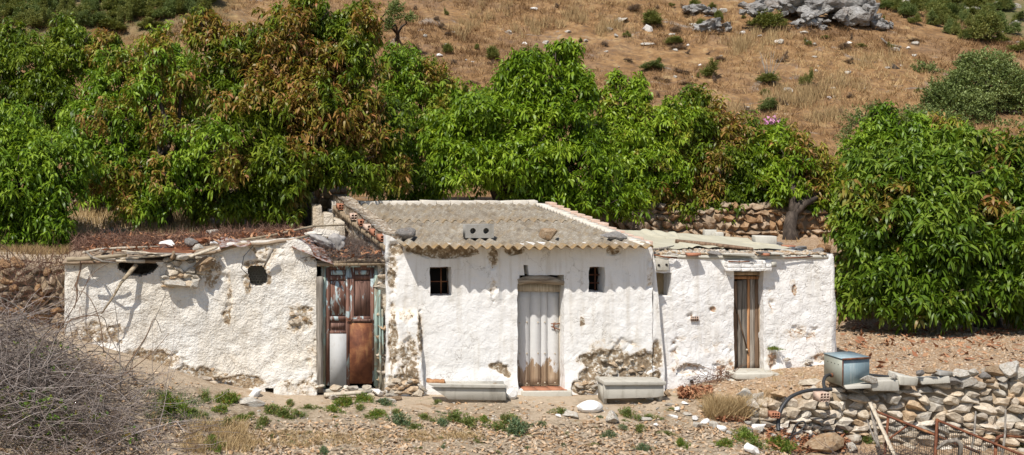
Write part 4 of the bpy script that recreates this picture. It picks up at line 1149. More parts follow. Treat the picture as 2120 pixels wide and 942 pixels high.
mango('largest right-hand mango tree, its skirt of leaves almost touching the gravel', gz(2045, 25.6),
      [pb(1850, 380, 95, 90, 26), pb(1960, 380, 110, 95, 25.6), pb(2080, 370, 100, 90, 25.6), pb(1820, 480, 85, 90, 25.6), pb(1920, 500, 100, 95, 25), pb(2040, 480, 100, 100, 24.9), pb(2150, 470, 100, 110, 25.2),
       pb(1830, 595, 84, 78, 25.2), pb(1930, 615, 90, 72, 24.8), pb(2060, 590, 85, 52, 24.7), pb(2150, 620, 80, 70, 24.8), pb(2000, 300, 60, 40, 26), pb(1770, 430, 40, 60, 26), pb(2230, 450, 90, 110, 25.5)], 11, .05, 54, L=.235, r0=.22, lump=.6, mat=m_mango_deep)
mango('mango tree showing only its round top behind the largest right-hand one', gz(1880, 30.5),
      [pb(1850, 270, 75, 45, 30.5), pb(1930, 280, 75, 50, 30.3), pb(1990, 330, 60, 50, 30), pb(1850, 340, 80, 60, 30), pb(1835, 235, 30, 24, 30.6), pb(1780, 320, 40, 45, 30.4)], 12, .05, 50)
mango('mango tree at the right edge of the photo below the olive trees', gz(2110, 30),
      [pb(2095, 310, 50, 35, 30), pb(2150, 330, 60, 50, 30), pb(2080, 370, 60, 50, 29.5)], 13, .15, 32)

def fine_tree(name, label, cat, base, bl, seed, mat, dens=90, L=.085, K=9, group=None, r0=.10, trunk=True, bottom=-.8, lump=.32):
    root = thing(name, label, cat, base, group)
    p, t = crown_points(bl, dens, seed, lump, bottom, .6)
    lite = (fbm(p[:, 0]*1.2, p[:, 1]*1.2, p[:, 2]*1.2, s=seed+30, o=2)-.5)*1.2
    leaves_mesh('crown', mat, root, p, t, K, L, L*.34, .15, seed, None, 2, (15, 80), L*1.5, lite)
    if trunk: limbs(root, base, bl, seed, r0)
    return root
def gb(x, y):
    g = G(x, y, 32); return tuple(g)
g = G(2060, 330, 33)
fine_tree('olive_tree', 'largest grey-green olive tree on the slope at the right edge', 'tree', (25.4, 40.5, hz(25.4, 40.5)),
          [pb(2040, 185, 80, 62, 41), pb(1980, 235, 70, 60, 40.5), pb(2105, 235, 60, 80, 41), pb(2045, 138, 52, 38, 41.2), pb(2005, 128, 26, 22, 41.3), pb(2085, 160, 30, 30, 41.2), pb(2060, 290, 80, 50, 40), pb(1950, 200, 35, 40, 41), pb(2000, 300, 60, 40, 40), pb(2110, 300, 60, 50, 40), pb(2000, 170, 36, 36, 41)], 21, m_olive, 130, .12, 10)
fine_tree('olive_tree', 'pale olive tree low on the slope just left of the largest olive', 'tree', (22.5, 39.5, hz(22.5, 39.5)),
          [pb(1900, 240, 45, 26, 39.5), pb(1960, 270, 50, 40, 39.5), pb(1900, 260, 60, 30, 39)], 22, m_olive, 120, .10, 9)
fine_tree('olive_tree', 'small dark olive tree above and left of the largest olive', 'tree', (24.2, 44.0, hz(24.2, 44.0)),
          [pb(1912, 150, 30, 24, 44), pb(1880, 190, 30, 18, 43.5), pb(1935, 170, 24, 26, 44)], 23, m_olive, 120, .10, 9)
fine_tree('olive_tree', 'thin see-through olive tree between the small mango and the largest one', 'tree', (19.2, 36.5, hz(19.2, 36.5)),
          [pb(1780, 250, 38, 36, 36.5), pb(1820, 225, 28, 20, 36.5), pb(1755, 290, 24, 34, 36.3)], 24, m_olive, 60, .10, 8, r0=.07)
fine_tree('olive_tree', 'lone olive tree leaning on the dry slope above the biggest mango tree', 'tree', tuple(G(822, 85, 33)),
          [pb(818, 22, 22, 26, 45), pb(848, 36, 16, 12, 45), pb(806, 50, 12, 20, 45)], 25, m_olive, 130, .10, 9, r0=.08)
fine_tree('flowering_shrub', 'pink-flowered oleander shrub showing above the small rounded mango tree', 'shrub', tuple(G(1590, 330, 33)),
          [pb(1605, 262, 30, 22, 34.5), pb(1585, 285, 30, 30, 34.5)], 26, m_mango_dark, 60, .15, 8, r0=.05)
mb = MB()
m_pink = litter('pink_petals', (.50, .18, .34), (.62, .26, .42), (.70, .36, .50))
ole = [o for o in sc.objects if o.name == 'flowering_shrub'][0]
for _ in range(20):
    c = P(1597+R.normal(0, 8), 250+R.normal(0, 4), 34.0); a = R.uniform(0, 3); mb.add([c+np.array([math.cos(a+q)*.05, R.normal(0, .03), math.sin(a+q)*.05]) for q in (0, 2.1, 4.2)], T=[[0, 1, 2]], tint=R.random())
mb.build('blossoms', m_pink, ole)

# shrubs on the hillside: three built ones, the rest copies
SH = {}
def shrub(label, x, y, wpx, hpx, kind='green', group=None, cat='shrub'):
    g = G(x, y, 31.5); Wd, Hh = wpx*g[1]/F, hpx*g[1]/F
    var = int(x*7+y*3) % 3; key = (kind, var)
    if key not in SH:
        k = {'green': 3, 'dry': 5, 'olive': 7}[kind]+10*var
        p, t = crown_points([[(0, 0, .50, .36, .36, .46), (.28, .1, .34, .24, .26, .3), (-.30, -.1, .38, .22, .3, .30), (.08, -.25, .28, .26, .2, .26), (-.1, .2, .62, .2, .2, .3)], [(-.22, 0, .30, .26, .3, .28), (.20, .05, .42, .22, .26, .38), (.40, -.1, .22, .16, .2, .18), (-.02, -.15, .2, .3, .2, .2)], [(-.3, .1, .25, .2, .25, .24), (0, 0, .34, .2, .25, .3), (.3, -.05, .55, .16, .2, .42), (.12, -.1, .2, .2, .2, .18), (-.42, 0, .14, .12, .15, .14)]][var] if 1 else [(0, 0, .50, .36, .36, .46), (.28, .1, .34, .24, .26, .3), (-.30, -.1, .38, .22, .3, .30), (.08, -.25, .28, .26, .2, .26), (-.1, .2, .62, .2, .2, .3)], {'green': 400, 'dry': 190, 'olive': 330}[kind], k, .75, -.6, .85)
        SH[key] = leaves_mesh('shrub', {'green': m_scrub, 'dry': m_scrubdry, 'olive': m_olive}[kind], None, p, t, 9, .085 if kind != 'dry' else .12, .026 if kind != 'dry' else .012, .1, k, None, 2, (10, 70), .10,
                              (fbm(p[:, 0]*3, p[:, 1]*3, p[:, 2]*3, s=k, o=2)-.5)*1.2)
        o = SH[key]
    else:
        o = SH[key].copy(); link(o)
        for q in ('label', 'category', 'group'): 
            if q in o: del o[q]
        o.name = 'shrub'
    o.location = (g[0], g[1], g[2]-.04*Hh); o.scale = (Wd, Wd*.9, Hh*1.15); o.rotation_euler = (0, 0, R.uniform(0, 6.28))
    return tag(o, label, cat, group)
for a in [('round bright green shrub alone on the dry slope above the sprig-topped mango', 1020, 126, 34, 28, 'green'),
          ('low green shrub beside the pale rock left of the round bright one', 927, 112, 24, 20, 'green'),
          ('wide olive-green shrub on the slope above the copper-leaved mango', 1466, 160, 62, 34, 'green'),
          ('flat green shrub under the bare twigs in the middle of the slope', 1590, 172, 52, 20, 'green'),
          ('small bushy green shrub right of the bare twigs on the slope', 1670, 176, 30, 32, 'green'),
          ('yellow-green broom shrub beside the grey boulder near the top of the slope', 1350, 54, 50, 30, 'green'),
          ('spreading yellowish shrub below the left end of the grey crag', 1590, 62, 70, 34, 'green'),
          ('tuft of green shrub just above the grey boulder', 1488, 46, 24, 22, 'green'),
          ('shrub on the slope above the white boulder, near the top edge', 1440, 22, 34, 22, 'green'),
          ('dull green shrub left of the oleander on the lower slope', 1590, 232, 46, 26, 'olive'),
          ('pink oleander-like round shrub on the pale grass at upper left', 398, 48, 46, 26, 'olive'),
          ('large bright pine-green shrub on the far scrubby slope at upper right', 2040, 88, 66, 62, 'green'),
          ('yellowish low shrub between white stones in the centre right of the slope', 1395, 92, 40, 16, 'green'),
          ('faint green shrub above and left of the wide olive-green one', 1350, 145, 50, 18, 'olive')]:
    shrub(*a)
r = np.random.default_rng(5)
for k in range(70):
    x, y = r.uniform(860, 1980), r.uniform(6, 250)
    if (x > 1540 and y < 55): continue
    shrub('small withered brown shrub scattered over the dry slope', x, y, r.uniform(10, 40), r.uniform(7, 18), 'dry', 'withered shrubs on the dry slope')
for k in range(22):
    shrub('small dark green shrub dotted about the dry slope', r.uniform(850, 1900), r.uniform(0, 200), r.uniform(10, 24), r.uniform(8, 16), 'green', 'small green shrubs on the dry slope')
for k in range(95):
    x = r.uniform(1830, 2125); y = r.uniform(-5, 30+(x-1840)*.36)
    shrub('green scrub bush on the far slope across the gully, upper right', x, y, r.uniform(20, 52), r.uniform(16, 38), r.choice(['green', 'green', 'olive']), 'scrub bushes on the far right slope')
for k in range(105):
    x = r.uniform(-15, 440); y = r.uniform(-4, 66)*(1 if x < 330 else .6)
    shrub('green scrub bush on the slope above the left mango trees', x, y, r.uniform(30, 66), r.uniform(22, 44), r.choice(['green', 'olive', 'green']), 'scrub bushes on the upper left slope')

# dry grass over the hillside and the terraces
def blades(name, mat, pos, h, wd, seed, lean=.35, label=None, cat=None, group=None, tint=None, parent=None):
    r = np.random.default_rng(seed); n = len(pos)
    a = r.uniform(0, 2*np.pi, n); hh = h*r.uniform(.5, 1.3, n); l = r.normal(0, lean, (n, 2))*hh[:, None]
    wx, wy = np.cos(a)*wd*.5, np.sin(a)*wd*.5; Z = np.zeros(n)
    b0 = pos+np.stack([-wx, -wy, Z-.02], -1); b1 = pos+np.stack([wx, wy, Z-.02], -1)
    t = pos+np.stack([l[:, 0], l[:, 1], hh], -1)
    V = np.stack([b0, b1, t], 1).reshape(-1, 3); T = np.arange(3*n).reshape(n, 3)
    o = npmesh(name, V, [T], mat, parent, attrs={'tint': np.repeat(r.random(n) if tint is None else np.clip(tint+r.normal(0, .18, n), 0, 1), 3)})
    return o
def scatter(n, x0, x1, y0, y1, seed, dens=None):
    r = np.random.default_rng(seed); X = r.uniform(x0, x1, n); Y = r.uniform(y0, y1, n)
    if dens is not None: k = r.random(n) < dens(X, Y); X, Y = X[k], Y[k]
    return np.stack([X, Y, H(X, Y)], -1)
r = np.random.default_rng(8)
N = 30000
Y = 35+(66-35)*r.random(N)**.8; X = (r.uniform(-30, 2180, N)-CX)*Y/F
kp = fbm(X*.5, Y*.5, s=71, o=4) > .42+.2*(r.random(N)-.5); X, Y = X[kp], Y[kp]
c = np.stack([X, Y, H(X, Y)], -1); K = 10
q = np.repeat(c, K, 0)+r.normal(0, .09, (len(c)*K, 3))*np.array([1, 1, 0])
tn = np.repeat(np.clip(fbm(X*.25, Y*.25, s=73, o=3)*1.6-.35+r.normal(0, .12, len(X)), 0, 1), K)
tag(blades('dry_grass', m_hillgrass, q, .17, .022, 3, .6, tint=tn), 'sun-dried tawny grass covering the hillside', 'grass', kind='stuff')
r = np.random.default_rng(18); cpts = []
for (x, y, n_) in [(1260, 60, 26), (1200, 40, 20), (1540, 100, 26), (1640, 210, 40), (1680, 200, 30), (1500, 235, 26), (1720, 250, 30), (1100, 60, 22), (960, 60, 18), (1750, 180, 18), (1580, 80, 20), (1010, 30, 16), (1830, 130, 16)]:
    for _ in range(n_): cpts.append(G(x+r.normal(0, 26), y+r.normal(0, 9), 33))
cpts = np.array(cpts); q = np.repeat(cpts, 26, 0)+r.normal(0, .09, (len(cpts)*26, 3))*np.array([1, 1, 0])
tag(blades('tall_dry_grass', m_straw, q, .34, .018, 19, .3, tint=np.full(len(q), .30)), 'taller tufts of straw grass standing on the dry slope', 'grass', kind='stuff')
q = scatter(26000, -6.5, 3.2, 24.6, 29.6, 4, lambda x, y: (fbm(x*1.2, y*1.2, s=3, o=3) > .42)*1.0*(y > stepline(x)+.2))
tag(blades('straw_grass', m_straw, q, .20, .018, 5, .35), 'straw-coloured dry grass on the terrace behind the left wing', 'grass', kind='stuff')
q = scatter(9000, -6.5, -2.2, 22.85, 25.0, 14, lambda x, y: (fbm(x*1.5, y*1.5, s=3, o=3) > .36)*1.0)
tag(blades('straw_grass', m_straw, q, .12, .014, 15, .6, tint=np.full(len(q), .12)), 'shade-darkened dry grass on top of the stone bank at the left edge', 'grass', kind='stuff')  # low tint paints the tree's shade into the blades
q = scatter(9000, 7.5, 19, 25.8, 29.6, 6, lambda x, y: (fbm(x*1.2, y*1.2, s=3, o=3) > .5)*1.0*(y > stepline(x)+.3))
tag(blades('orange_grass', m_hillgrass, q, .10, .02, 6, .5), 'short rusty dry grass on the terrace behind the right wing', 'grass', kind='stuff')

# crag and boulders
def crag(label, name, lst, seed):
    g = lst[0]; r = np.random.default_rng(seed); pos, scl, tin = [], [], []
    for (x, y, wx, hy_, Y) in lst:
        c = P(x, y, Y); pos.append(c-np.array([0, 0, hy_*.12*Y/F])); scl.append((wx*Y/F, (wx+hy_)*.6*Y/F, hy_*.86*Y/F)); tin.append(r.random())
        for _ in range(11):
            s_ = r.uniform(.14, .42); pos.append(c+np.array([r.uniform(-.65, .65)*wx, -r.uniform(.1, .5)*wx, r.uniform(-.65, .1)*hy_])*Y/F); scl.append((wx*s_*Y/F, wx*s_*Y/F, hy_*s_*1.2*Y/F)); tin.append(r.random())
    o = many(name, m_crag, ROCKB, np.array(pos), np.array(scl), np.array(tin), seed, None, pos[0], tilt=.25, smooth=True)
    e = o.modifiers.new('e', 'EDGE_SPLIT'); e.split_angle = math.radians(18)
    return tag(o, label, 'rock')
def cy_(x, y): return G(x, y, 33)[1]
Yc = cy_(1700, 48)
crag('big fissured grey limestone crag at the top of the slope', 'rock_outcrop',
     [(1700, 14, 90, 60, Yc), (1640, 4, 90, 50, Yc+.4), (1760, 24, 80, 50, Yc), (1800, 38, 60, 34, Yc), (1590, 4, 70, 36, Yc+.6), (1745, 0, 90, 60, Yc+.6), (1670, 44, 60, 26, Yc-.4), (1785, 6, 50, 60, Yc+.3), (1560, 12, 50, 26, Yc), (1820, 46, 30, 18, Yc)], 3)
Yc = cy_(1470, 62)
crag('jagged grey boulder with a white face left of the crag', 'rock_outcrop', [(1470, 48, 52, 34, Yc), (1448, 56, 30, 20, Yc), (1440, 22, 60, 26, Yc+2.0)], 4)
B = [('upright white boulder beside the broom shrub on the slope', 1342, 68, 22, 20, m_white_stone), ('rounded white boulder under the yellowish shrub', 1540, 73, 18, 11, m_white_stone),
     ('pair of joined white stones in the middle of the upper slope', 1612, 90, 20, 9, m_white_stone), ('long low pale rock left of the jagged boulder', 1345, 95, 34, 8, m_lime),
     ('pale pinkish stone below and right of the joined white ones', 1689, 97, 12, 8, m_lime), ('white rock on the slope right of the lone olive tree', 909, 118, 22, 9, m_white_stone),
     ('flat pale rock on the bare patch of the lower slope', 1634, 194, 22, 14, m_lime), ('slanting pale stone right of the bushy green shrub', 1758, 154, 18, 9, m_lime),
     ('wide grey slab in the grass left of the long low rock', 1290, 46, 50, 12, m_lime)]
for k, (lb, x, y, a, b, m) in enumerate(B): stone('boulder', lb, 'rock', x, y, a, b, m, k=k, rz=k)
r = np.random.default_rng(15)
for k in range(60):
    x, y = (r.uniform(1250, 1960), r.uniform(20, 230)) if k < 44 else (r.uniform(850, 1300), r.uniform(20, 150))
    s_ = r.uniform(4, 12)*(1.3 if y < 110 else .8)
    stone('hill_stone', 'small pale limestone scattered on the dry slope', 'stone', x, y, s_*1.5, s_*.75, [m_lime, m_lime, m_white_stone][k % 3], k=k, group='pale stones on the dry slope', rz=k)
for k in range(16):
    x = r.uniform(1880, 2110); y = r.uniform(0, (x-1840)*.34)
    stone('far_rock', 'grey rock among the scrub of the far right slope', 'rock', x, y, r.uniform(12, 34), r.uniform(8, 20), m_grey_stone if k % 2 else m_lime, k=k, group='rocks on the far right slope', rz=k)
# bare twigs on the slope
mb = MB(); g = G(1592, 172, 33)
for k in range(9):
    a = R.uniform(-.9, .9); mb.tube([g, g+np.array([a*.35, 0, .4]), g+np.array([a*.8, R.normal(0, .1), .9+R.uniform(-.2, .2)])], [.018, .012, .004], 4)
tag(mb.build('bare_shrub', m_wood_grey, loc=g), 'leafless grey twigs standing above the flat green shrub', 'shrub')
mb = MB(); a, b = G(1838, 96, 33), G(1866, 103, 33); c = G(1825, 84, 33)
mb.tube([c+(0, 0, .08), a+(0, 0, .07), b+(0, 0, .07)], .035, 6); tag(mb.build('fallen_pole', m_wood_grey, loc=a), 'thin grey pole lying on the upper slope', 'pole')

# terrace walls
dry_wall('terrace_wall', 'tumbled dry-stone terrace wall behind the trees, above the right wing', (6.0, 29.72), (17.5, 29.72), lambda u: 2.05, lambda u: 2.82+.10*math.sin(u*23)+.06*math.sin(u*61), m_farstone, (.21, .30), 2)
dry_wall('terrace_wall', 'dry-stone terrace wall half hidden by the reddish mango trees on the left', (-6.5, 29.72), (3.5, 29.72), lambda u: 2.5, lambda u: 3.15+.10*math.sin(u*21), m_farstone, (.21, .32), 3)
dry_wall('terrace_wall', 'short stone wall seen between the right wing and the largest right-hand mango', (11.1, 25.8), (16.0, 27.9), lambda u: .5, lambda u: 2.05+.08*math.sin(u*30), m_farstone, (.21, .32), 4, tints=[.5, .6, .7, .75, .3])
dry_wall('stone_bank', 'dark stone bank at the left edge, reaching up to the left end of the house', (-4.6, 22.62), (-2.22, 22.62), lambda u: .95, lambda u: 2.16+.09*math.sin(u*13), m_farstone, (.20, .30), 5, tints=[.0, .05, .1, .3, .7, .75])
rw = dry_wall('retaining_wall', 'rough dry-stone retaining wall of pale rubble in the right foreground', (9.05, 20.75), (14.6, 20.05), lambda u: -.62, lambda u: np.interp(u, [0, .08, .3, 1], [.10, .26, .42, .70])+.05*math.sin(u*37), m_wallstone, (.15, .34), 6, temps=ROCK, tints=[.05, .2, .3, .4, .45, .5, .65, .95, 1.0])

# ------------------------------------------------------------------ things lying on the roofs
def ray(px, py, zf, y0, y1):
    Y = np.arange(y0, y1, .01); X = (px-CX)*Y/F; Z = CZ-(py-HY)*Y/F
    d = Z-zf(X, Y); k = int(np.argmax(d < 0)) if (d < 0).any() else len(Y)-1
    return np.array([X[k], Y[k], float(zf(X[k:k+1], Y[k:k+1])[0])])
zm = lambda X, Y: 2.6+.455*(Y-21.6)/5.55
zl_ = lambda X, Y: lz(X)*(1-(Y-21.98)/3.12)+lback(X)*(Y-21.98)/3.12+.02
zr_ = lambda X, Y: 2.375*(1-(Y-22.13)/3.22)+rb_(X)*(Y-22.13)/3.22+.01
def on(zf, y0, y1, name, label, cat, x, y, w_, h_, mat, k=0, group=None, tmpl=None, rz=0.0, depth=None, lift=0.0, tilt=0.0):
    g = ray(x, y, zf, y0, y1); Wd, Hh = w_*g[1]/F, h_*g[1]/F
    yy = (CX*0)
    o = stone(name, label, cat, x, y, w_, h_, mat, Y=float(g[1]), k=k, group=group, depth=depth, rz=rz, tmpl=tmpl, tilt=tilt)
    o.location = (g[0], g[1]+(depth or Wd*.6)*.35, g[2]+Hh*.42+lift); return o
on(zm, 21.7, 27, 'roof_stone', 'flat grey rough stone on the left end of the corrugated roof', 'stone', 842, 495, 48, 26, m_grey_stone, 1, rz=.3)
on(zm, 21.7, 27, 'roof_stone', 'orange-brown stone on the corrugated roof, right of the cinder block', 'stone', 1137, 495, 38, 24, m_brown_stone, 4, rz=-.2)
on(zm, 21.7, 27, 'roof_stone', 'long flat grey slab stone near the right end of the corrugated roof', 'stone', 1272, 496, 56, 17, m_grey_stone, 2, rz=.05)
g = ray(993, 494, zm, 21.7, 27)
mb = MB(); Lb, Hb, Tb = .50, .21, .19                                   # hollow cinder block lying with its two holes forward
def cinder(g, Lb, Hb, Tb, r_=.052):
    """block with two round holes through its front face, built as one skin"""
    m = MB(); hx = (-.115, .115); n = 20
    for yy, flip in ((0, 0), (Tb, 1)):
        for h in (0, 1):
            x0, x1 = (-Lb/2, 0) if h == 0 else (0, Lb/2); V = []; Qd = []
            for j in range(n):
                a = 2*math.pi*j/n+math.pi/4; ca, sa = math.cos(a), math.sin(a)
                q = max(abs(ca), abs(sa)); ex, ez = ca/q, sa/q
                ox = hx[h]+(ex*(x1-hx[h]) if ex > 0 else ex*(hx[h]-x0)); oz = Hb*.5+ez*Hb*.5
                V += [(g[0]+hx[h]+ca*r_, g[1]+yy, g[2]+Hb*.52+sa*r_), (g[0]+ox, g[1]+yy, g[2]+oz)]
            for j in range(n):
                k = (j+1) % n; f = [2*j, 2*j+1, 2*k+1, 2*k]; Qd.append(f if not flip else f[::-1])
            m.add(V, Qd)
    for h in (0, 1):
        V = [(g[0]+hx[h]+math.cos(2*math.pi*j/n)*r_, g[1]+yy, g[2]+Hb*.52+math.sin(2*math.pi*j/n)*r_) for j in range(n) for yy in (0, Tb*.8)]
        m.add(V, [[2*j, 2*j+1, 2*((j+1) % n)+1, 2*((j+1) % n)] for j in range(n)]); c = len(V)
        m.add([(g[0]+hx[h]+math.cos(2*math.pi*j/n)*r_, g[1]+Tb*.8, g[2]+Hb*.52+math.sin(2*math.pi*j/n)*r_) for j in range(n)], T=[[0, j, j+1] for j in range(1, n-1)])
    a, b = g+np.array([-Lb/2, 0, 0]), g+np.array([Lb/2, Tb, Hb])
    m.add([(a[0], a[1], a[2]), (b[0], a[1], a[2]), (b[0], b[1], a[2]), (a[0], b[1], a[2]), (a[0], a[1], b[2]), (b[0], a[1], b[2]), (b[0], b[1], b[2]), (a[0], b[1], b[2])],
          [[3, 2, 1, 0], [4, 5, 6, 7], [0, 4, 7, 3], [1, 2, 6, 5]])
    return m
tag(cinder(g+np.array([0, 0, .01]), .50, .235, .20).build('cinder_block', m_cinder, loc=g), 'grey cinder block with two round holes in the middle of the corrugated roof', 'concrete block')

A = (22.0, 25.3)
for q in [('rounded grey cobble at the left end of the right wing roof edge', 1377, 492, 27, 11, m_grey_stone), ('rounded brownish cobble next to the grey one on the right roof', 1410, 494, 28, 10, m_brown_stone),
          ('flattish grey cobble left of the pale concrete block on the right roof', 1442, 492, 30, 8, m_grey_stone), ('flat yellow-brown slab between the two pale blocks', 1542, 503, 30, 7, m_brown_stone),
          ('thin flat grey slab right of the two-piece pale block', 1512, 500, 24, 5, m_lime), ('flat grey slab at the far right end of the right roof', 1697, 524, 36, 12, m_grey_stone),
          ('thin slanting grey slab beside the red tile on the right roof', 1662, 516, 30, 7, m_grey_stone), ('rubbly grey lump behind the red tile on the right roof', 1612, 508, 24, 8, m_grey_stone),
          ('dark grey stone on the front edge above the plank door', 1583, 536, 30, 10, m_grey_stone), ('brownish stone on the front edge, left of the dark grey one', 1556, 539, 16, 8, m_brown_stone),
          ('lumpy grey rubble stone on the roof edge right of the capped hole', 1482, 533, 28, 10, m_grey_stone), ('small mossy stone on the front edge above the capped hole', 1398, 531, 18, 5, m_lime)]:
    on(zr_, *A, 'roof_stone', q[0], 'stone', *q[1:5], q[5], k=int(q[1]) % 9, rz=q[1])
for (lb_, x, y, w_, h_, dp) in [('left piece of the pair of pale concrete blocks on the right roof', 1472, 496, 22, 20, .22), ('right broken piece of the pair of pale concrete blocks', 1491, 498, 15, 17, .2), ('single pale concrete block standing on the back of the right roof', 1587, 508, 42, 19, .25)]:
    g = ray(x, y, zr_, *A); mb = MB(); W2, H2 = w_*g[1]/F, h_*g[1]/F
    mb.box((g[0]-W2/2, g[1], g[2]-.01), (g[0]+W2/2, g[1]+dp, g[2]+H2), .008, rot=None); o = tag(mb.build('concrete_block', m_cblock, loc=g, bevel=.012), lb_, 'concrete block'); o.rotation_euler = (0, 0, -.12)
for (lb_, x, y, w_, m) in [('red tile scrap on the back edge of the right roof', 1633, 513, 24, m_brick), ('red tile scrap set in the front edge of the right roof', 1436, 530, 26, m_brick), ('red tile sliver poking from the front edge above the plank door', 1585, 541, 10, m_brick)]:
    g = ray(x, y, zr_, *A); mb = MB(); mb.box(g+np.array([-w_/240, -.06, .0]), g+np.array([w_/240, .10, .045]), .006); tag(mb.build('tile_scrap', m, loc=g), lb_, 'tile')
# tarpaulin
nxx, nyy = 150, 60
U, Vv = np.meshgrid(np.linspace(0, 1, nxx), np.linspace(0, 1, nyy))
Yt = 22.6+.35*U*(1-Vv)+(25.15-22.6-.3*U)*Vv+.06*np.sin(U*23); Xt = 8.02+(10.75-8.02)*U+.05*np.sin(Vv*7)
cre = .030*np.abs(np.sin(U*34+Vv*5+3*fbm(U*4, Vv*4, s=3, o=3)))*(vn(U*9, Vv*2, s=4) > .45)+.035*fbm(U*14+Vv*6, Vv*5, s=9, o=4)
Zt = zr_(Xt, Yt)+.03+cre+.05*sstep(.75, 1, Vv); Vt = np.stack([Xt, Yt, Zt], -1).reshape(-1, 3); i = np.arange(nxx*nyy).reshape(nyy, nxx)
o = npmesh('tarpaulin', Vt, [np.stack([i[:-1, :-1], i[:-1, 1:], i[1:, 1:], i[1:, :-1]], -1).reshape(-1, 4)], m_tarp, None, Vt[0], True)
sl = o.modifiers.new('t', 'SOLIDIFY'); sl.thickness = .006; tag(o, 'creased yellowish-white tarpaulin spread over the right wing roof', 'tarpaulin')
def lying(name, label, cat, pts, r_, mat, zf=None, yr=None, n=7, jit=.08, lift=.0):
    mb = MB(); Q3 = [ray(x, y, zf, *yr)+np.array([0, 0, lift+(r_ if not hasattr(r_, '__len__') else r_[0])]) if zf is not None and len(q_) < 3 else P(*q_[:2], q_[2])
                     for q_ in pts for x, y in [q_[:2]]]
    mb.tube(Q3, r_, n, jit=jit); return tag(mb.build(name, mat, loc=Q3[0], smooth=True), label, cat)
lying('wooden_pole', 'thick dark wooden pole lying across the tarpaulin on the right roof', 'pole', [(1399, 508), (1450, 513), (1505, 519), (1558, 525)], [.038, .042, .034, .026], m_wood_brown, zr_, A, lift=.04)
lying('drift_branch', 'bent grey stick on the left part of the right roof', 'branch', [(1352, 522), (1378, 520), (1395, 515)], [.02, .025, .012], m_wood_grey, zr_, A, lift=.03)
lying('rusty_rod', 'red-brown rod along the front edge above the capped hole', 'rod', [(1352, 527, 22.05), (1375, 532, 22.05), (1402, 534, 22.05)], .013, m_rust)
lying('rusty_rod', 'thin rusty rod over the tile lintel of the plank door', 'rod', [(1508, 541, 22.0), (1530, 542, 22.0), (1552, 541, 22.0)], .010, m_rust)
lying('rusty_rod', 'rusty rod on the front edge at the right end of the right wing', 'rod', [(1625, 534, 22.1), (1650, 533, 22.1), (1682, 531, 22.1)], .010, m_rust)
r = np.random.default_rng(31)
X = r.uniform(7.95, 11.0, 900); Y = 22.16+1.0*r.random(900)**1.7*np.where(X < 9.4, 1, .45)
pos = np.stack([X, Y, zr_(X, Y)+.012], -1); sz = r.uniform(.02, .085, (900, 1))*np.array([1.5, 1.1, .5])
tag(many('roof_rubble', m_wallstone, ROCK1, pos, sz, r.random(900), 7), 'mortar crumbs and stone chips along the front of the right roof', 'rubble', kind='stuff')
# slabs of old plaster lying near the front of the right roof
for k, (x, y, w_, d_) in enumerate([(1420, 524, 46, .5), (1530, 531, 60, .35), (1372, 516, 34, .5), (1600, 528, 40, .3)]):
    g = ray(x, y, zr_, *A); mb = MB(); mb.box(g+np.array([-w_/240, -.05, 0]), g+np.array([w_/240, d_, .035]), .02)
    tag(mb.build('plaster_slab', m_cblock, loc=g, bevel=.008), ['thin pale slab on the right roof below the start of the pole', 'thin pale slab on the right roof left of the plank door lintel', 'thin pale slab at the left end of the right roof', 'thin pale slab on the right roof above the plank door'][k], 'slab')

# left roof
B_ = (21.95, 25.0)
for k, q in enumerate([('big white angular stone on the rusty red sheet of the left roof', 344, 519, 40, 20, m_white_stone), ('grey brown stone right of the white one on the left roof', 395, 516, 34, 22, m_grey_stone),
          ('pale knobbly stone in front of the grey brown one', 412, 521, 34, 14, m_lime), ('pale rock with a dark top among the dead twigs on the left roof', 440, 492, 34, 15, m_lime),
          ('flat pale stone on the left roof near its left end', 214, 526, 30, 9, m_lime), ('flat pale stone behind the planks of the left roof', 258, 510, 34, 7, m_lime),
          ('small white stone above the bulging rubble of the left wall', 442, 510, 22, 8, m_white_stone), ('brown lump of rubble on the left roof beside the gable stub', 636, 474, 40, 14, m_brown_stone)]):
    on(zl_, *B_, 'roof_stone', q[0], 'stone', *q[1:5], q[5], k=k, rz=q[1]*.3, lift=.03)
for k, q in enumerate([('long brown stone leaning over the bulge of rubble', 419, 548, 46, 16, m_brown_stone, -.55), ('ochre stone under the long leaning one', 425, 556, 44, 18, m_brown_stone, -.2), ('whitish slab on top of the bulge of rubble', 380, 536, 46, 12, m_lime, -.1),
          ('upright pointed brown stone at the left of the bulge', 357, 538, 14, 22, m_brown_stone, .1), ('long flat whitewashed stone at the foot of the bulge', 363, 593, 46, 16, m_lime, 0), ('small squarish stone at the lower right of the bulge', 404, 595, 20, 22, m_lime, 0)]):
    o = stone('rubble_stone', q[0], 'stone', *q[1:5], q[5], Y=21.9, k=k+2, depth=.3); o.rotation_euler = (0, q[6], 0)
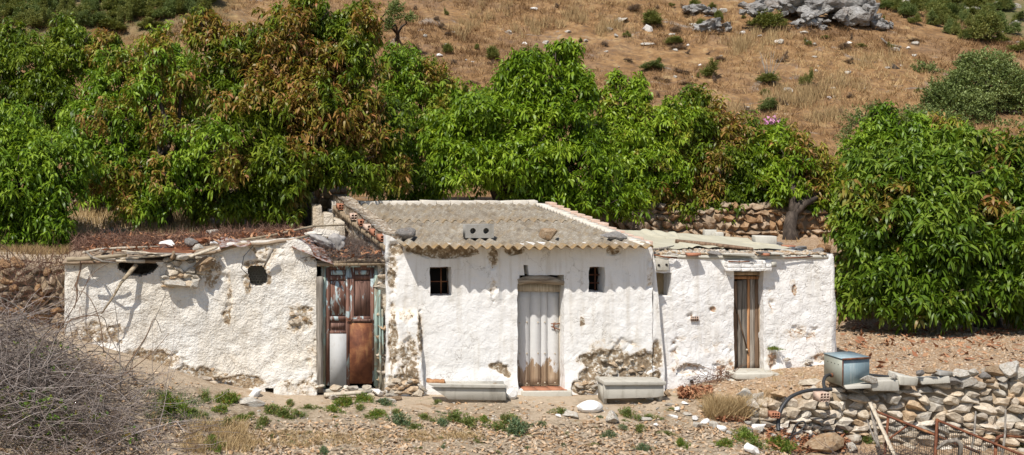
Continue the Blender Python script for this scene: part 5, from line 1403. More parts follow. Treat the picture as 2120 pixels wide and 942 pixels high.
# rusty sheets
def sheet(name, label, cat, corners, mat, th=.006, wave=.0, nseg=16):
    c = [np.array(P(*q)) for q in corners]; U, Vv = np.meshgrid(np.linspace(0, 1, nseg), np.linspace(0, 1, nseg))
    Q3 = c[0]*((1-U)*(1-Vv))[..., None]+c[1]*(U*(1-Vv))[..., None]+c[2]*(U*Vv)[..., None]+c[3]*((1-U)*Vv)[..., None]
    Q3[..., 2] += wave*(fbm(U*3, Vv*3, s=len(label), o=3)-.5)*2
    i = np.arange(nseg*nseg).reshape(nseg, nseg); o = npmesh(name, Q3.reshape(-1, 3), [np.stack([i[:-1, :-1], i[:-1, 1:], i[1:, 1:], i[1:, :-1]], -1).reshape(-1, 4)], mat, None, c[0], True)
    sl = o.modifiers.new('t', 'SOLIDIFY'); sl.thickness = th; return tag(o, label, cat)
sheet('metal_sheet', 'flat rust-red sheet under the big white stone on the left roof', 'metal sheet', [(275, 526, 21.95), (395, 526, 21.95), (440, 503, 24.2), (345, 503, 24.2)], m_rust, wave=.02)
sheet('metal_sheet', 'curled rusty and white sheet at the crest of the left roof', 'metal sheet', [(455, 512, 21.86), (520, 505, 21.86), (512, 494, 23.2), (450, 496, 23.2)], m_rust2, wave=.06)
sheet('metal_sheet', 'rusty brown sheet sliding down towards the double door', 'metal sheet', [(604, 512, 21.85), (692, 545, 21.8), (660, 500, 23.0), (612, 488, 23.2)], m_rust2, wave=.05)
sheet('metal_sheet', 'pale yellowish board tilted over the stones beside the double door', 'board', [(640, 484, 23.8), (700, 492, 23.8), (705, 478, 25.2), (650, 474, 25.2)], m_mortar, th=.02, wave=.03)
# planks and branches of the left roof
def plank(label, p, q, w_, t_, mat, name='roof_plank', cat='plank', jit=.006, roll=0.0, n=8):
    mb = MB(); a = P(*p); mb.beam(a, P(*q), w_, t_, n=n, jit=jit, roll=roll); return tag(mb.build(name, mat, loc=a), label, cat)
plank('thick pale plank jutting over the left end of the left wall', (176, 538, 21.93), (300, 541, 21.86), .16, .05, m_wood_pale)
plank('thin yellowish board lying on the thick pale plank', (240, 536, 21.92), (352, 527, 21.90), .16, .03, m_wood_pale)
plank('grey board sticking out under the rusty red sheet', (262, 524, 21.90), (398, 527, 21.92), .16, .025, m_wood_grey)
plank('thin split board lifting at its left end', (252, 519, 21.70), (330, 525, 21.74), .12, .018, m_wood_pale)
plank('weathered board running from the bulge of rubble to the crest', (392, 531, 21.72), (448, 512, 21.9), .12, .035, m_wood_pale)
lying('roof_log', 'peeling yellow log with a rusty end at the far left of the roof', 'log', [(139, 537, 21.8), (175, 536, 21.75), (232, 531, 21.8), (262, 528, 21.9)], [.045, .04, .035, .03], m_cane)
lying('branch', 'thin reddish branch along the left edge under the log', 'branch', [(168, 543, 21.65), (200, 543, 21.62), (240, 540, 21.65)], [.022, .02, .016], m_wood_brown)
lying('branch', 'curved grey branch looping over the planks at the left', 'branch', [(178, 521, 22.2), (190, 532, 21.55), (212, 541, 21.50), (240, 544, 21.52)], [.018, .02, .018, .012], m_wood_grey)
lying('branch', 'pale branch lying above the planks on the left roof', 'branch', [(172, 523, 22.3), (205, 516, 22.9), (260, 513, 23.0), (335, 510, 23.2)], [.02, .022, .022, .012], m_wood_pale)
lying('branch', 'long bent pale branch arching over the left roof to the gable', 'branch', [(500, 497, 22.6), (560, 488, 23.0), (605, 478, 23.5), (650, 468, 24.0), (700, 466, 24.4), (716, 466, 24.5)], [.022, .024, .024, .022, .018, .012], m_cane)
lying('branch', 'straighter branch ending beside the sacking', 'branch', [(560, 506, 22.2), (600, 497, 22.4), (640, 488, 22.6)], [.014, .02, .024], m_cane)
lying('rusty_pipe', 'thick rust-red pipe half buried in dead twigs on the left roof', 'pipe', [(402, 499, 23.2), (440, 497, 23.4), (468, 490, 23.6)], .05, m_rust)
lying('hanging_branch', 'stout dark branch hanging from the roof in front of the left wall', 'branch', [(282, 548, 21.85), (262, 572, 21.72), (250, 586, 21.70), (236, 612, 21.68), (210, 650, 21.66)], [.04, .035, .024, .020, .012], m_cane)
lying('hanging_twig', 'thin dark dead vine hanging near the left corner of the house', 'twig', [(168, 541, 21.85), (166, 560, 21.85), (158, 590, 21.8), (160, 612, 21.85), (154, 640, 21.8)], [.022, .016, .022, .014, .006], m_wood_brown)
lying('hanging_wire', 'black wire curving down from the roof beside the netted hole', 'wire', [(524, 509, 21.9), (505, 530, 21.85), (500, 556, 21.85), (512, 568, 21.9)], .007, m_black)
lying('charred_stick', 'short charred stick leaning above the netted hole', 'stick', [(564, 515, 21.8), (556, 532, 21.85), (547, 552, 21.9)], [.022, .026, .012], m_wood_grey)
# sacking: crumpled bags beside the gable
def crumple(label, x, y, w_, h_, Y, seed, mat):
    V, T = rock_template(seed, 4, 2, .25); c = P(x, y, Y); V = V*np.array([w_, (w_+h_)*.5, h_])*Y/F
    V = V*(1+.28*(np.abs(fbm(V[:, 0]*9, V[:, 1]*9, V[:, 2]*9, s=seed, o=3)-.5)*4-.5))[:, None]+c
    return tag(npmesh('sack', V, [T], mat, None, c, True), label, 'sack')
crumple('long crumpled grey sack trailing down the left roof', 668, 500, 60, 22, 22.7, 61, m_fabric).rotation_euler = (0, .5, 0)
crumple('upright dirty cream sack leaning beside the gable wall', 697, 505, 34, 44, 22.9, 62, m_fabric)
crumple('whitish torn bag on top of the other sacks', 650, 484, 40, 12, 23.2, 63, m_mortar)

def twigs(name, label, cat, n, box_, L, r_, mat, seed, zf=None, flat_=.5, kind='stuff', parent=None, bend=.35, dirf=None, nseg=4, zlift=.1, tint=None):
    """tangle of thin curved twigs"""
    r = np.random.default_rng(seed); x0, x1, y0, y1 = box_
    c = np.stack([r.uniform(x0, x1, n), r.uniform(y0, y1, n), np.zeros(n)], -1); c[:, 2] = zf(c[:, 0], c[:, 1])+r.random(n)**1.5*zlift
    d = r.normal(size=(n, 3))*np.array([1, 1, flat_]) if dirf is None else dirf(r, n, c); d /= np.linalg.norm(d, axis=1)[:, None]
    return tubes(name, label, cat, c, d, L*r.uniform(.4, 1.4, n), r_*r.uniform(.6, 1.4, n), mat, r, bend, nseg, kind, parent, tint)
def tubes(name, label, cat, c, d, L, rad, mat, r, bend, nseg, kind, parent, tint=None):
    n = len(c); pts = [c]; cur = d
    for k in range(nseg):
        cur = cur+r.normal(0, bend, (n, 3)); cur /= np.linalg.norm(cur, axis=1)[:, None]; pts.append(pts[-1]+cur*(L/nseg)[:, None])
    pts = np.stack(pts, 1); m = nseg+1; Vs = []
    for k in range(m):
        dd = pts[:, min(k+1, m-1)]-pts[:, max(k-1, 0)]; dd /= np.linalg.norm(dd, axis=1)[:, None]+1e-9
        u = np.cross(dd, [.3, .2, 1.0]); u /= np.linalg.norm(u, axis=1)[:, None]+1e-9; v = np.cross(dd, u); rk = (rad*(1-.75*k/nseg))[:, None]
        for j in range(3):
            a = 2*math.pi*j/3; Vs.append(pts[:, k]+(u*math.cos(a)+v*math.sin(a))*rk)
    V = np.stack(Vs, 1).reshape(-1, 3); b = (np.arange(n)*3*m)[:, None]; Qd = []
    for k in range(nseg):
        for j in range(3): Qd.append(b+[k*3+j, k*3+(j+1) % 3, (k+1)*3+(j+1) % 3, (k+1)*3+j])
    o = npmesh(name, V, [np.concatenate(Qd)], mat, parent, attrs={'tint': np.repeat(r.random(n) if tint is None else np.clip(tint+r.normal(0, .15, n), 0, 1), 3*m)})
    return tag(o, label, cat, kind=kind) if label else o
zt_ = lambda X, Y: np.where(Y < 25.0, np.maximum(zl_(X, Y), 0), H(X, Y))
twigs('dead_twigs', 'mat of dark red dead twigs and leaves along the back of the left roof', 'dead twigs', 5200, (-2.25, 2.3, 23.2, 24.95), .22, .006, m_deadred, 3, zt_, .5, zlift=.13)
twigs('roof_litter', 'grey and brown vine litter over the roof beside the gable and double door', 'vine litter', 3800, (1.9, 3.3, 21.9, 25.0), .25, .005, m_twig, 4, lambda X, Y: 0*X+2.30+.03*(Y-22), .45, zlift=.10, tint=.3)
r = np.random.default_rng(12)
def flakes(name, label, cat, pos, size, mat, seed, kind='stuff'):
    r = np.random.default_rng(seed); n = len(pos); M = rots(n, r, .5); s_ = size*r.uniform(.5, 1.4, n)
    q = np.array([[-1, 0, 0], [-.2, -.35, .08], [1, 0, .15], [-.1, .35, .08]]); V = np.einsum('nij,vj->nvi', M, q)*s_[:, None, None]+pos[:, None]
    o = npmesh(name, V.reshape(-1, 3), [(np.arange(n)*4)[:, None]+[0, 1, 2, 3]], mat, attrs={'tint': np.repeat(r.random(n), 4)}); return tag(o, label, cat, kind=kind)
def fl(n, x0, x1, y0, y1, zf, lift=.04): 
    X, Y = r.uniform(x0, x1, n), r.uniform(y0, y1, n); return np.stack([X, Y, zf(X, Y)+r.random(n)*lift+.01], -1)
def inpx(n, x0, y0, x1, y1, lift=.05):
    q = GA(r.uniform(x0, x1, n), r.uniform(y0, y1, n)); q[:, 2] += r.random(n)*lift+.01; return q
flakes('dead_leaves', 'curled red-brown dead leaves scattered over the left roof and its edge', 'dead leaves', np.concatenate([fl(1300, -2, 2.2, 22.6, 25.2, zt_, .12), fl(500, 2.0, 3.3, 21.9, 24.5, lambda X, Y: 0*X+2.33, .10)]), .055, m_deadleaf, 2)
flakes('dead_leaves', 'drift of red-brown dead leaves against the right wing, at the drain pipe', 'dead leaves', inpx(1000, 1405, 808, 1475, 828, .07), .05, m_deadleaf, 3)
flakes('dead_leaves', 'red-brown dead leaves under the orange dry grass and round the rubble pile', 'dead leaves', np.concatenate([inpx(1200, 1480, 850, 1600, 875, .06), inpx(1600, 1590, 880, 1760, 940, .08)]), .05, m_deadleaf, 4)
flakes('dead_leaves', 'dead mango leaves lying on the gravel by the far trees', 'dead leaves', np.concatenate([inpx(300, 1745, 660, 2120, 720, .02), inpx(90, 1745, 720, 2120, 765, .02)]), .08, m_deadleaf, 5)

# ------------------------------------------------------------------ in front of the house
def prism(poly, Y0, Y1):
    """closed front outline in photo pixels at depth Y0, given thickness back to Y1"""
    m = MB(); f = [P(x, y, Y0) for x, y in poly]; n = len(f)
    V = f+[np.array([a[0], Y1, a[2]]) for a in f]; bm = bmesh.new(); vs = [bm.verts.new(v) for v in V]
    bm.faces.new(vs[:n]); bm.faces.new(vs[n:][::-1])
    for k in range(n): bm.faces.new((vs[(k+1) % n], vs[k], vs[k+n], vs[(k+1) % n+n]))
    bmesh.ops.recalc_face_normals(bm, faces=bm.faces); bmesh.ops.triangulate(bm, faces=bm.faces)
    T = [[v.index for v in fc.verts] for fc in bm.faces] if not bm.verts.index_update() else 0
    m.add([v.co[:] for v in bm.verts], T=T); bm.free(); return m
t = thing('concrete_trough', 'concrete trough with a broken left end, left of the whitewashed door', 'trough', P(970, 828, 21.3))
prism([(894, 803), (1046, 804), (1048, 829), (928, 827), (916, 817)], 21.30, 21.36).build('front_panel', m_conc, t, bevel=.006)
prism([(886, 795), (1040, 797.5), (1049, 798), (1049, 803.5), (900, 802)], 21.26, 21.40).build('rim', m_conc, t, bevel=.008)
mb = MB(); a = P(1042, 829, 21.36); mb.box((a[0], 21.362, a[2]), (a[0]+.055, 21.85, P(0, 804, 21.36)[2]), .003); mb.build('end_panel', m_conc, t)
mb = MB(); mb.box((P(925, 0, 21.7)[0], 21.80, 0), (P(1046, 0, 21.7)[0], 21.85, .24), .003); mb.build('back_panel', m_conc, t)
plank('broken brown plank lying on the left end of the broken trough', (884, 789, 21.45), (921, 790, 21.42), .14, .06, m_wood_orange, 'plank_piece', jit=.012)
stone('tile_piece', 'reddish broken tile on the broken trough', 'tile', 945, 797, 30, 5, m_brown_stone, Y=21.5, k=3)
stone('brick_piece', 'red brick piece at the right end inside the broken trough', 'brick', 1023, 799, 14, 8, m_brown_stone, Y=21.55, k=5)
t = thing('concrete_trough', 'whole concrete trough turned over as a bench, right of the whitewashed door', 'trough', P(1310, 825, 21.3))
a, b = P(1252, 826, 21.25), P(1374, 822, 21.25); zt1 = P(0, 797, 21.25)[2]
prism([(1250, 797), (1374, 794), (1374, 820), (1360, 823), (1251, 826)], 21.25, 21.31).build('front_panel', m_conc, t, bevel=.006)
mb = MB(); mb.box((a[0]-.02, 21.21, zt1+.003), (b[0]+.03, 21.68, zt1+.062), .006); mb.build('top_slab', m_conc, t, bevel=.008)
mb = MB(); mb.box((a[0]+.003, 21.312, -.05), (a[0]+.055, 21.62, zt1), .003); mb.build('end_panel', m_conc, t)
mb = MB(); mb.box((b[0]-.055, 21.312, -.05), (b[0]-.003, 21.62, zt1), .003); mb.build('end_panel', m_conc, t)

SM = SMOOTH
for k, q in enumerate([('largest smooth white boulder lying in the yard', 1226, 857, 54, 28, m_white_stone, SM), ('rounded white boulder between the broken trough and the threshold', 1061, 828, 30, 24, m_white_stone, SM),
     ('blocky pale rock right of the largest white boulder', 1272, 880, 40, 30, m_lime, None), ('long flat rock with orange lichen left of the largest white boulder', 1184, 866, 50, 16, m_lime, None),
     ('small white stone left of the lichen rock', 1157, 866, 12, 9, m_white_stone, None), ('flat pale rock half sunk below the left wing', 522, 842, 60, 19, m_lime, None), ('whitewashed rock beside the drain hole of the left wall', 530, 822, 40, 18, m_white_stone, None),
     ('flat stone in front of the double door sill', 690, 828, 34, 12, m_lime, None), ('whitish stone right of the double door sill', 783, 822, 26, 18, m_white_stone, None), ('low white slab under the buttress', 800, 836, 46, 12, m_lime, None),
     ('ochre stone in front of the buttress foot', 822, 832, 30, 12, m_brown_stone, None), ('ochre stone at the right foot of the buttress', 865, 812, 18, 14, m_brown_stone, None), ('small flat white stone in front of the bench trough', 1326, 826, 22, 8, m_white_stone, None),
     ('small white stone right of the flat one before the bench trough', 1345, 829, 20, 8, m_white_stone, None), ('brown stone at the right end of the bench trough', 1384, 822, 16, 14, m_brown_stone, None)]):
    stone('rock', q[0], 'rock', *q[1:5], q[5], k=k, tmpl=q[6], rz=k*.7, sink=.1)
plank('weathered plank lying along the foot of the double door', (671, 818, 21.6), (756, 812, 21.62), .10, .06, m_wood_pale, 'sill_plank')
# the line of stones that edges the path, and the rubble heap at the end of the retaining wall
PL = [(1388, 842, 20, 8), (1405, 852, 24, 9), (1425, 862, 22, 9), (1440, 872, 24, 12), (1445, 886, 22, 12), (1463, 880, 22, 14), (1480, 888, 24, 16), (1498, 896, 20, 16), (1512, 902, 16, 12), (1395, 866, 30, 7), (1460, 846, 26, 8), (1420, 838, 26, 6), (1340, 872, 30, 8), (1360, 884, 20, 7)]
for k, q in enumerate(PL): stone('path_stone', 'whitish stone in the ragged line edging the path', 'stone', *q, [m_lime, m_white_stone][k % 2], k=k, group='stones edging the path', rz=k*1.3)
for k, q in enumerate([('broken concrete lump at the left end of the rubble pile', 1546, 832, 34, 24, m_cinder, 0), ('white and black streaked rock near the start of the retaining wall', 1580, 846, 60, 34, m_lime, 1), ('big dark grey boulder beside the black hose', 1620, 862, 46, 38, m_grey_stone, 2),
     ('pale ochre boulder under the lower hollow brick', 1600, 884, 34, 22, m_lime, 3), ('squared pale boulder right of the dark one', 1655, 890, 50, 36, m_lime, 4), ('small white upright stone with an orange side', 1675, 854, 24, 24, m_white_stone, 5),
     ('grey angular boulder under the white upright stone', 1686, 876, 38, 30, m_lime, 6), ('white rock in the weeds at the foot of the rubble', 1570, 896, 38, 18, m_white_stone, 7), ('white rock at the bottom of the hose', 1617, 902, 36, 22, m_white_stone, 8),
     ('flat slab holding the upper hollow brick', 1696, 848, 50, 16, m_cinder, 0), ('brown rock on top of the pile next to the steel box', 1730, 806, 40, 20, m_brown_stone, 1), ('rusty orange rock right of the upper hollow brick', 1748, 824, 28, 26, m_brown_stone, 2),
     ('big white faceted boulder near the end of the retaining wall', 1735, 872, 48, 36, m_white_stone, 3), ('large grey boulder with weeds, low in the pile', 1738, 905, 66, 40, m_grey_stone, 4), ('largest ochre boulder at the bottom of the pile', 1720, 944, 90, 46, m_brown_stone, 5),
     ('pale stone at the lower right of the big ochre boulder', 1770, 938, 40, 20, m_lime, 6), ('white stone at the bottom edge between the weeds', 1560, 942, 36, 20, m_white_stone, 7), ('small pale stone beside the black cable loop', 1648, 905, 26, 16, m_lime, 8),
     ('ochre stone left of the cable loop', 1690, 906, 30, 18, m_brown_stone, 0), ('brick-coloured flat stone beside the hose', 1652, 848, 44, 14, m_brown_stone, 1), ('pale block lying under the hose', 1600, 852, 34, 14, m_lime, 2)]):
    stone('rubble_rock', q[0], 'rock', *q[1:5], q[5], k=q[6], rz=k*.9, depth=None, sink=.06)
for k in range(60):
    x, y = r.uniform(1540, 1720), 0; y = 838+(x-1540)*.28+r.uniform(0, 60); s_ = r.uniform(9, 22)
    stone('rubble_stone', 'loose stone in the rubble heap at the end of the retaining wall', 'stone', x, y, s_*1.3, s_*.8, [m_lime, m_brown_stone, m_grey_stone, m_lime][k % 4], k=k, group='stones of the rubble heap', rz=k)
# coping blocks along the retaining wall
for k, (lb_, x, y, w_, h_, m) in enumerate([('thick concrete coping block on the retaining wall, left one', 1832, 806, 50, 22, m_conc), ('second concrete coping block with a stepped face', 1878, 798, 40, 24, m_cblock), ('long thin concrete coping block', 1935, 792, 60, 13, m_conc),
                                 ('pale slab under the right side of the steel box', 1778, 800, 52, 6, m_conc), ('slanting grey coping slab behind the long thin block', 1958, 776, 34, 9, m_cinder)]):
    g = P(x, y, 20.35-.0*k); Wm, Hm = w_*g[1]/F, h_*g[1]/F; mb = MB(); mb.box((g[0]-Wm/2, g[1]-.02, g[2]-.02), (g[0]+Wm/2, g[1]+.28, g[2]+Hm-.02), .028)
    o = tag(mb.build('coping_block', m, loc=g, bevel=.015), lb_, 'concrete block'); o.rotation_euler = (0, [-.09, .10, -.05, 0, .16][k], [-.1, .12, -.08, -.05, .2][k])
for k, (x, y, s_) in enumerate([(1798, 792, 26), (1905, 778, 20), (1925, 774, 24), (1990, 782, 30), (2015, 780, 26), (2035, 784, 24), (2060, 778, 34), (2088, 776, 44), (2110, 782, 34), (1975, 796, 26), (2050, 796, 28), (1850, 782, 16), (2000, 800, 34)]):
    stone('coping_stone', 'pale stone lying loose along the top of the retaining wall', 'stone', x, y, s_*1.25, s_*.72, [m_lime, m_grey_stone, m_brown_stone, m_lime][k % 4], Y=20.35, k=k, group='loose stones on the retaining wall', rz=k)

# steel box
t = thing('steel_box', 'dented blue-grey galvanised steel box with a rusty lid edge, on the retaining wall', 'metal box', P(1752, 792, 20.55))
def P3(x, y, Y): return P(x, y, Y)
fl0, fr0 = P(1744, 796, 20.40), P(1800, 791, 20.55); bl0 = P(1706, 789, 20.95)
zt0 = P(1744, 740, 20.40)[2]-fl0[2]; up = np.array([0, 0, zt0])
br0 = fr0+(bl0-fl0); base_z = min(fl0[2], bl0[2]); 
for v in (fl0, fr0, bl0, br0): v[2] = base_z+.02
def quadslab(name, c, mat, th=.008, parent=t, inward=None):
    c = [np.array(v, float) for v in c]; n = np.cross(c[1]-c[0], c[3]-c[0]); n /= np.linalg.norm(n)
    m = MB(); V = c+[v-n*th for v in c]; m.add(V, [[0, 1, 2, 3], [7, 6, 5, 4], [1, 0, 4, 5], [2, 1, 5, 6], [3, 2, 6, 7], [0, 3, 7, 4]]); return m.build(name, mat, parent)
quadslab('front_panel', [fl0, fr0, fr0+up, fl0+up], m_steel_reflect)
quadslab('side_panel', [bl0, fl0, fl0+up, bl0+up], m_steel_sunlit)
quadslab('back_panel', [br0, bl0, bl0+up, br0+up], m_steel_sunlit)
quadslab('side_panel', [fr0, br0, br0+up, fr0+up], m_steel_reflect)
e1 = (fr0-fl0)/np.linalg.norm(fr0-fl0)*.012; e2 = (fl0-bl0)/np.linalg.norm(fl0-bl0)*.012; dz = np.array([0, 0, .012])
quadslab('lid', [fl0+up-e1+e2+dz, fr0+up+e1+e2+dz, br0+up+e1-e2+dz, bl0+up-e1-e2+dz], m_steel_reflect, .011)
mb = MB(); mb.beam(fl0+up-e1+e2*1.6, fr0+up+e1+e2*1.6, .010, .030); mb.beam(fl0+e2, fl0+up+e2-dz, .012, .012); mb.build('rusty_edge', m_rust, t)
mb = MB()
for k in range(4):
    c = bl0+(fl0-bl0)*(.22+.19*k)+up*.76; mb = MB(); mb.tube([c-e1*.1, c-e1*.5], .007, 6); mb.build('vent_hole', m_dark, t)
c = bl0+(fl0-bl0)*.45+up*.28
mb = MB(); mb.tube([c-e1*.1, c-e1*2.2], .034, 10); mb.build('pipe_collar', m_rust, t)
def hose(label, pts, r_, cat='hose', mat=None, name='hose'):
    # smooth curve through the points
    pts = [np.array(p, float) for p in pts]; Q3 = []
    for k in range(len(pts)-1):
        p0, p1, p2, p3 = pts[max(k-1, 0)], pts[k], pts[k+1], pts[min(k+2, len(pts)-1)]
        for u in np.linspace(0, 1, 8, endpoint=False): Q3.append(.5*((2*p1)+(p2-p0)*u+(2*p0-5*p1+4*p2-p3)*u*u+(3*p1-p0-3*p2+p3)*u**3))
    Q3.append(pts[-1]); mb = MB(); mb.tube(Q3, r_, 8); return tag(mb.build(name, mat or m_black, loc=pts[0], smooth=True), label, cat)
hose('short black hose bending down from the hole in the side of the steel box', [c-e1*1.2, c-e1*6+(0, 0, .01), P(1708, 781, 20.6), P(1705, 792, 20.5), P(1707, 804, 20.35)], .026)
hose('long thick black hose arching down beside the dark boulder', [P(1722, 806, 20.3), P(1703, 807, 20.3), P(1670, 809, 20.25), P(1640, 820, 20.2), P(1624, 836, 20.15), P(1614, 856, 20.1), P(1611, 880, 20.05), P(1612, 892, 20.0)], .030)
hose('black cable running right from the steel box along the wall top', [P(1800, 776, 20.62), P(1825, 778, 20.6), P(1850, 780, 20.55), P(1872, 779, 20.5)], .020, 'cable', name='cable')
mb = MB(); mb.tube([P(1846, 779.5, 20.56), P(1852, 780, 20.55), P(1866, 779.5, 20.52), P(1874, 779, 20.5)], [.022, .036, .034, .012], 8); tag(mb.build('cable_joint', m_black, loc=P(1846, 780, 20.55)), 'thicker taped joint at the end of the black cable', 'cable joint')
hose('thin looped black cable low in the rubble', [P(1638, 902, 19.75), P(1648, 880, 19.7), P(1662, 872, 19.7), P(1667, 880, 19.7), P(1655, 893, 19.7), P(1642, 900, 19.7)], .012, 'cable', name='cable')
for lb_, x, y, Y, rz0 in [('hollow brick end with round holes on the slab of the rubble pile', 1706, 832, 20.05, .15), ('hollow brick standing on the pale ochre boulder', 1607, 866, 20.0, -.1)]:
    mb = MB(); g = P(x, y, Y); hollow_brick(mb, .18, .17 if x > 1650 else .13, .14 if x > 1650 else .09, g+np.array([0, .08, 0]), rz0, 0, 3, 3 if x > 1650 else 2); tag(mb.build('hollow_brick', m_brick_pale if x > 1650 else m_brick, loc=g), lb_, 'brick')

# rusty gates, stakes and poles in the right foreground
def bar(mb, a, b, w_=.035): mb.beam(P(*a), P(*b), w_, w_, n=6, jit=.0015)
t = thing('gate_frame', 'rusty angle-iron mesh frame leaning on the wall, left of the two', 'gate', P(1838, 930, 19.3))
mb = MB(); bar(mb, (1812, 851, 19.9), (2030, 938, 18.9)); bar(mb, (1839, 862, 19.78), (1830, 962, 19.5)); bar(mb, (1830, 962, 19.5), (2020, 1010, 18.7)); mb.build('frame', m_rust, t)
mb = MB(); bar(mb, (1880, 880, 19.6), (1836, 912, 19.55), .02)
mb.build('brace', m_rust, t)
def netting(x0, y0, x1, y1, Ya, Yb, drop, n, parent):
    mb = MB()
    for k in range(n):
        u = k/n; a = P(x0+(x1-x0)*u, y0+(y1-y0)*u, Ya+(Yb-Ya)*u); mb.beam(a, a-np.array([0, .06, drop]), .005, .005)
    for j in range(1, int(drop/.05)):
        z = np.array([0, 0, -.05*j]); mb.beam(P(x0, y0, Ya)+z, P(x1, y1, Yb)+z, .004, .004)
    mb.build('wire_netting', m_wire, parent)
netting(1839, 864, 1935, 900, 19.78, 19.35, .8, 26, t)
t = thing('gate_frame', 'rusty angle-iron gate nearest the camera, running off the right bottom corner', 'gate', P(1940, 940, 19.0))
mb = MB(); bar(mb, (1939, 869, 19.25), (2135, 950, 18.3), .032); bar(mb, (1940, 867, 19.25), (1934, 985, 18.95), .035); bar(mb, (2062, 920, 18.7), (2058, 990, 18.5), .04); mb.build('frame', m_rust, t)
netting(1942, 874, 2120, 946, 19.22, 18.4, .7, 40, t)
t = thing('bent_pipe_frame', 'rusty bent tube frame behind the gates at the right edge', 'frame', P(2075, 930, 19.5))
mb = MB(); mb.tube([P(2060, 950, 19.6), P(2062, 915, 19.6), P(2066, 905, 19.6), P(2078, 901, 19.6), P(2140, 908, 19.5)], .024, 8); mb.build('tube', m_rust, t, smooth=True)
plank('long pale plank leaning against the retaining wall', (1801, 833, 19.95), (1853, 946, 19.2), .055, .025, m_wood_pale, 'leaning_plank', n=10, jit=.003)
plank('darker grey plank leaning behind the long pale one', (1803, 838, 20.0), (1818, 925, 19.5), .045, .022, m_wood_grey, 'leaning_plank', n=10, jit=.003)
for k, (lb_, a, b) in enumerate([('thin grey stake left of the bent frame', (2020, 852, 19.6), (2008, 950, 19.2)), ('thin grey stake near the right edge', (2082, 848, 19.6), (2074, 950, 19.2))]):
    mb = MB(); mb.tube([P(*a), (P(*a)+P(*b))/2+(.02, 0, 0), P(*b)], [.012, .015, .018], 6); tag(mb.build('stake', m_wood_grey, loc=P(*b)), lb_, 'stake')
lying('branch', 'crooked grey branch beside the leaning planks', 'branch', [(1795, 868, 19.6), (1802, 890, 19.5), (1812, 912, 19.4), (1822, 928, 19.35)], [.008, .014, .016, .010], m_wood_grey)
lying('branch', 'hooked grey branch caught in the nearest gate', 'branch', [(1940, 930, 18.9), (1958, 915, 18.85), (1980, 911, 18.8), (1990, 922, 18.8), (1986, 950, 18.8)], [.02, .03, .035, .035, .03], m_wood_grey)
lying('branch', 'thin dark vine running along the wall behind the gates', 'branch', [(2005, 887, 19.5), (2040, 890, 19.5), (2080, 898, 19.5), (2125, 903, 19.5)], [.010, .013, .013, .010], m_wood_brown)

# ------------------------------------------------------------------ gravel, rubble, weeds
def litterstones(name, label, n, box_, smin, smax, mat, seed, dens=None, tint=None, flat_=.5, pw=2.2):
    r = np.random.default_rng(seed); q = scatter(n, *box_, seed, dens); m = len(q)
    s_ = smin+(smax-smin)*r.random(m)**pw; q[:, 2] += s_*.10
    return tag(many(name, mat, ROCK1, q, s_[:, None]*np.array([1.3, 1.0, flat_])*r.uniform(.7, 1.3, (m, 3)), r.random(m) if tint is None else np.clip(tint+r.normal(0, .12, m), 0, 1), seed), label, 'gravel', kind='stuff')
litterstones('gravel', 'pinkish gravel of the slope right of the farmhouse', 26000, (8.2, 19, 19.8, 27.5), .012, .055, m_gravel, 41, lambda x, y: ((y < stepline(x)-.1)*(y > 20.6)*1.0)*((x > 11.3) | (y < 22.1)))
litterstones('gravel', 'stony rubble of the near yard', 26000, (-4.5, 9.6, 16.8, 21.4), .012, .075, m_gravel, 42, lambda x, y: np.clip(1.15-(y-18.8)*.38, .12, 1)*(fbm(x*1.3, y*1.3, s=2, o=3) > .40), flat_=.45)
litterstones('white_chips', 'white plaster chips strewn over the yard', 900, (1, 9.0, 18.6, 21.5), .012, .05, m_lime, 43, lambda x, y: (fbm(x*1.1, y*1.6, s=8, o=3) > .52)*1.0)
r = np.random.default_rng(77)
flakes('shale_chips', 'flat grey-brown shale flakes in the near yard', 'shale', scatter(9000, -2, 9.3, 17.6, 20.3, 78, lambda x, y: (fbm(x*1.0, y*1.4, s=12, o=3) > .46)*1.0)+np.array([0, 0, .015]), .05, m_gravel, 6)

WP = {}
m_wl0 = leaf('weed_green', (.08, .12, .02), (.15, .20, .05), (.26, .29, .10), ((.25, .10, .05), (.40, .28, .12)), .6, .25)
m_wl1 = leaf('weed_bluegreen', (.07, .11, .05), (.13, .19, .09), (.24, .30, .16), RED, .6, .2)
m_wl2 = leaf('weed_bright', (.07, .13, .015), (.14, .22, .03), (.27, .33, .07), RED, .55, .3)
def weed(label, x, y, w_, kind=0, group=None, hgt=1.0):
    g = G(x, y); Wm = w_*g[1]/F
    if kind not in WP:
        r = np.random.default_rng(60+kind); n = 240; a = r.uniform(0, 6.28, n); rr = r.random(n)**.8*.62*(.35+1.1*vn(a*1.6, 0*a, s=kind+3))
        p = np.stack([np.cos(a)*rr, np.sin(a)*rr*.7, .06+.34*r.random(n)**1.6*(1-rr)], -1); t = np.stack([np.cos(a)*rr*1.6, np.sin(a)*rr*1.6, np.ones(n)*.9], -1); t /= np.linalg.norm(t, axis=1)[:, None]
        o = leaves_mesh('weed', [m_wl0, m_wl1, m_wl2][kind], None, p, t, 6, [.13, .11, .16][kind], [.03, .035, .03][kind], .3, 60+kind, (r.random(n) < .12)*1.0, 2, (10, 90), .10); WP[kind] = o
    else:
        o = WP[kind].copy(); link(o)
        for q in ('label', 'category', 'group'):
            if q in o: del o[q]
        o.name = 'weed'
    o.location = g-np.array([0, 0, .02]); o.scale = (Wm, Wm*.8, Wm*1.15*hgt); o.rotation_euler = (0, 0, r_w.uniform(0, 6.28))
    return tag(o, label, 'weed', group)
r_w = np.random.default_rng(3)
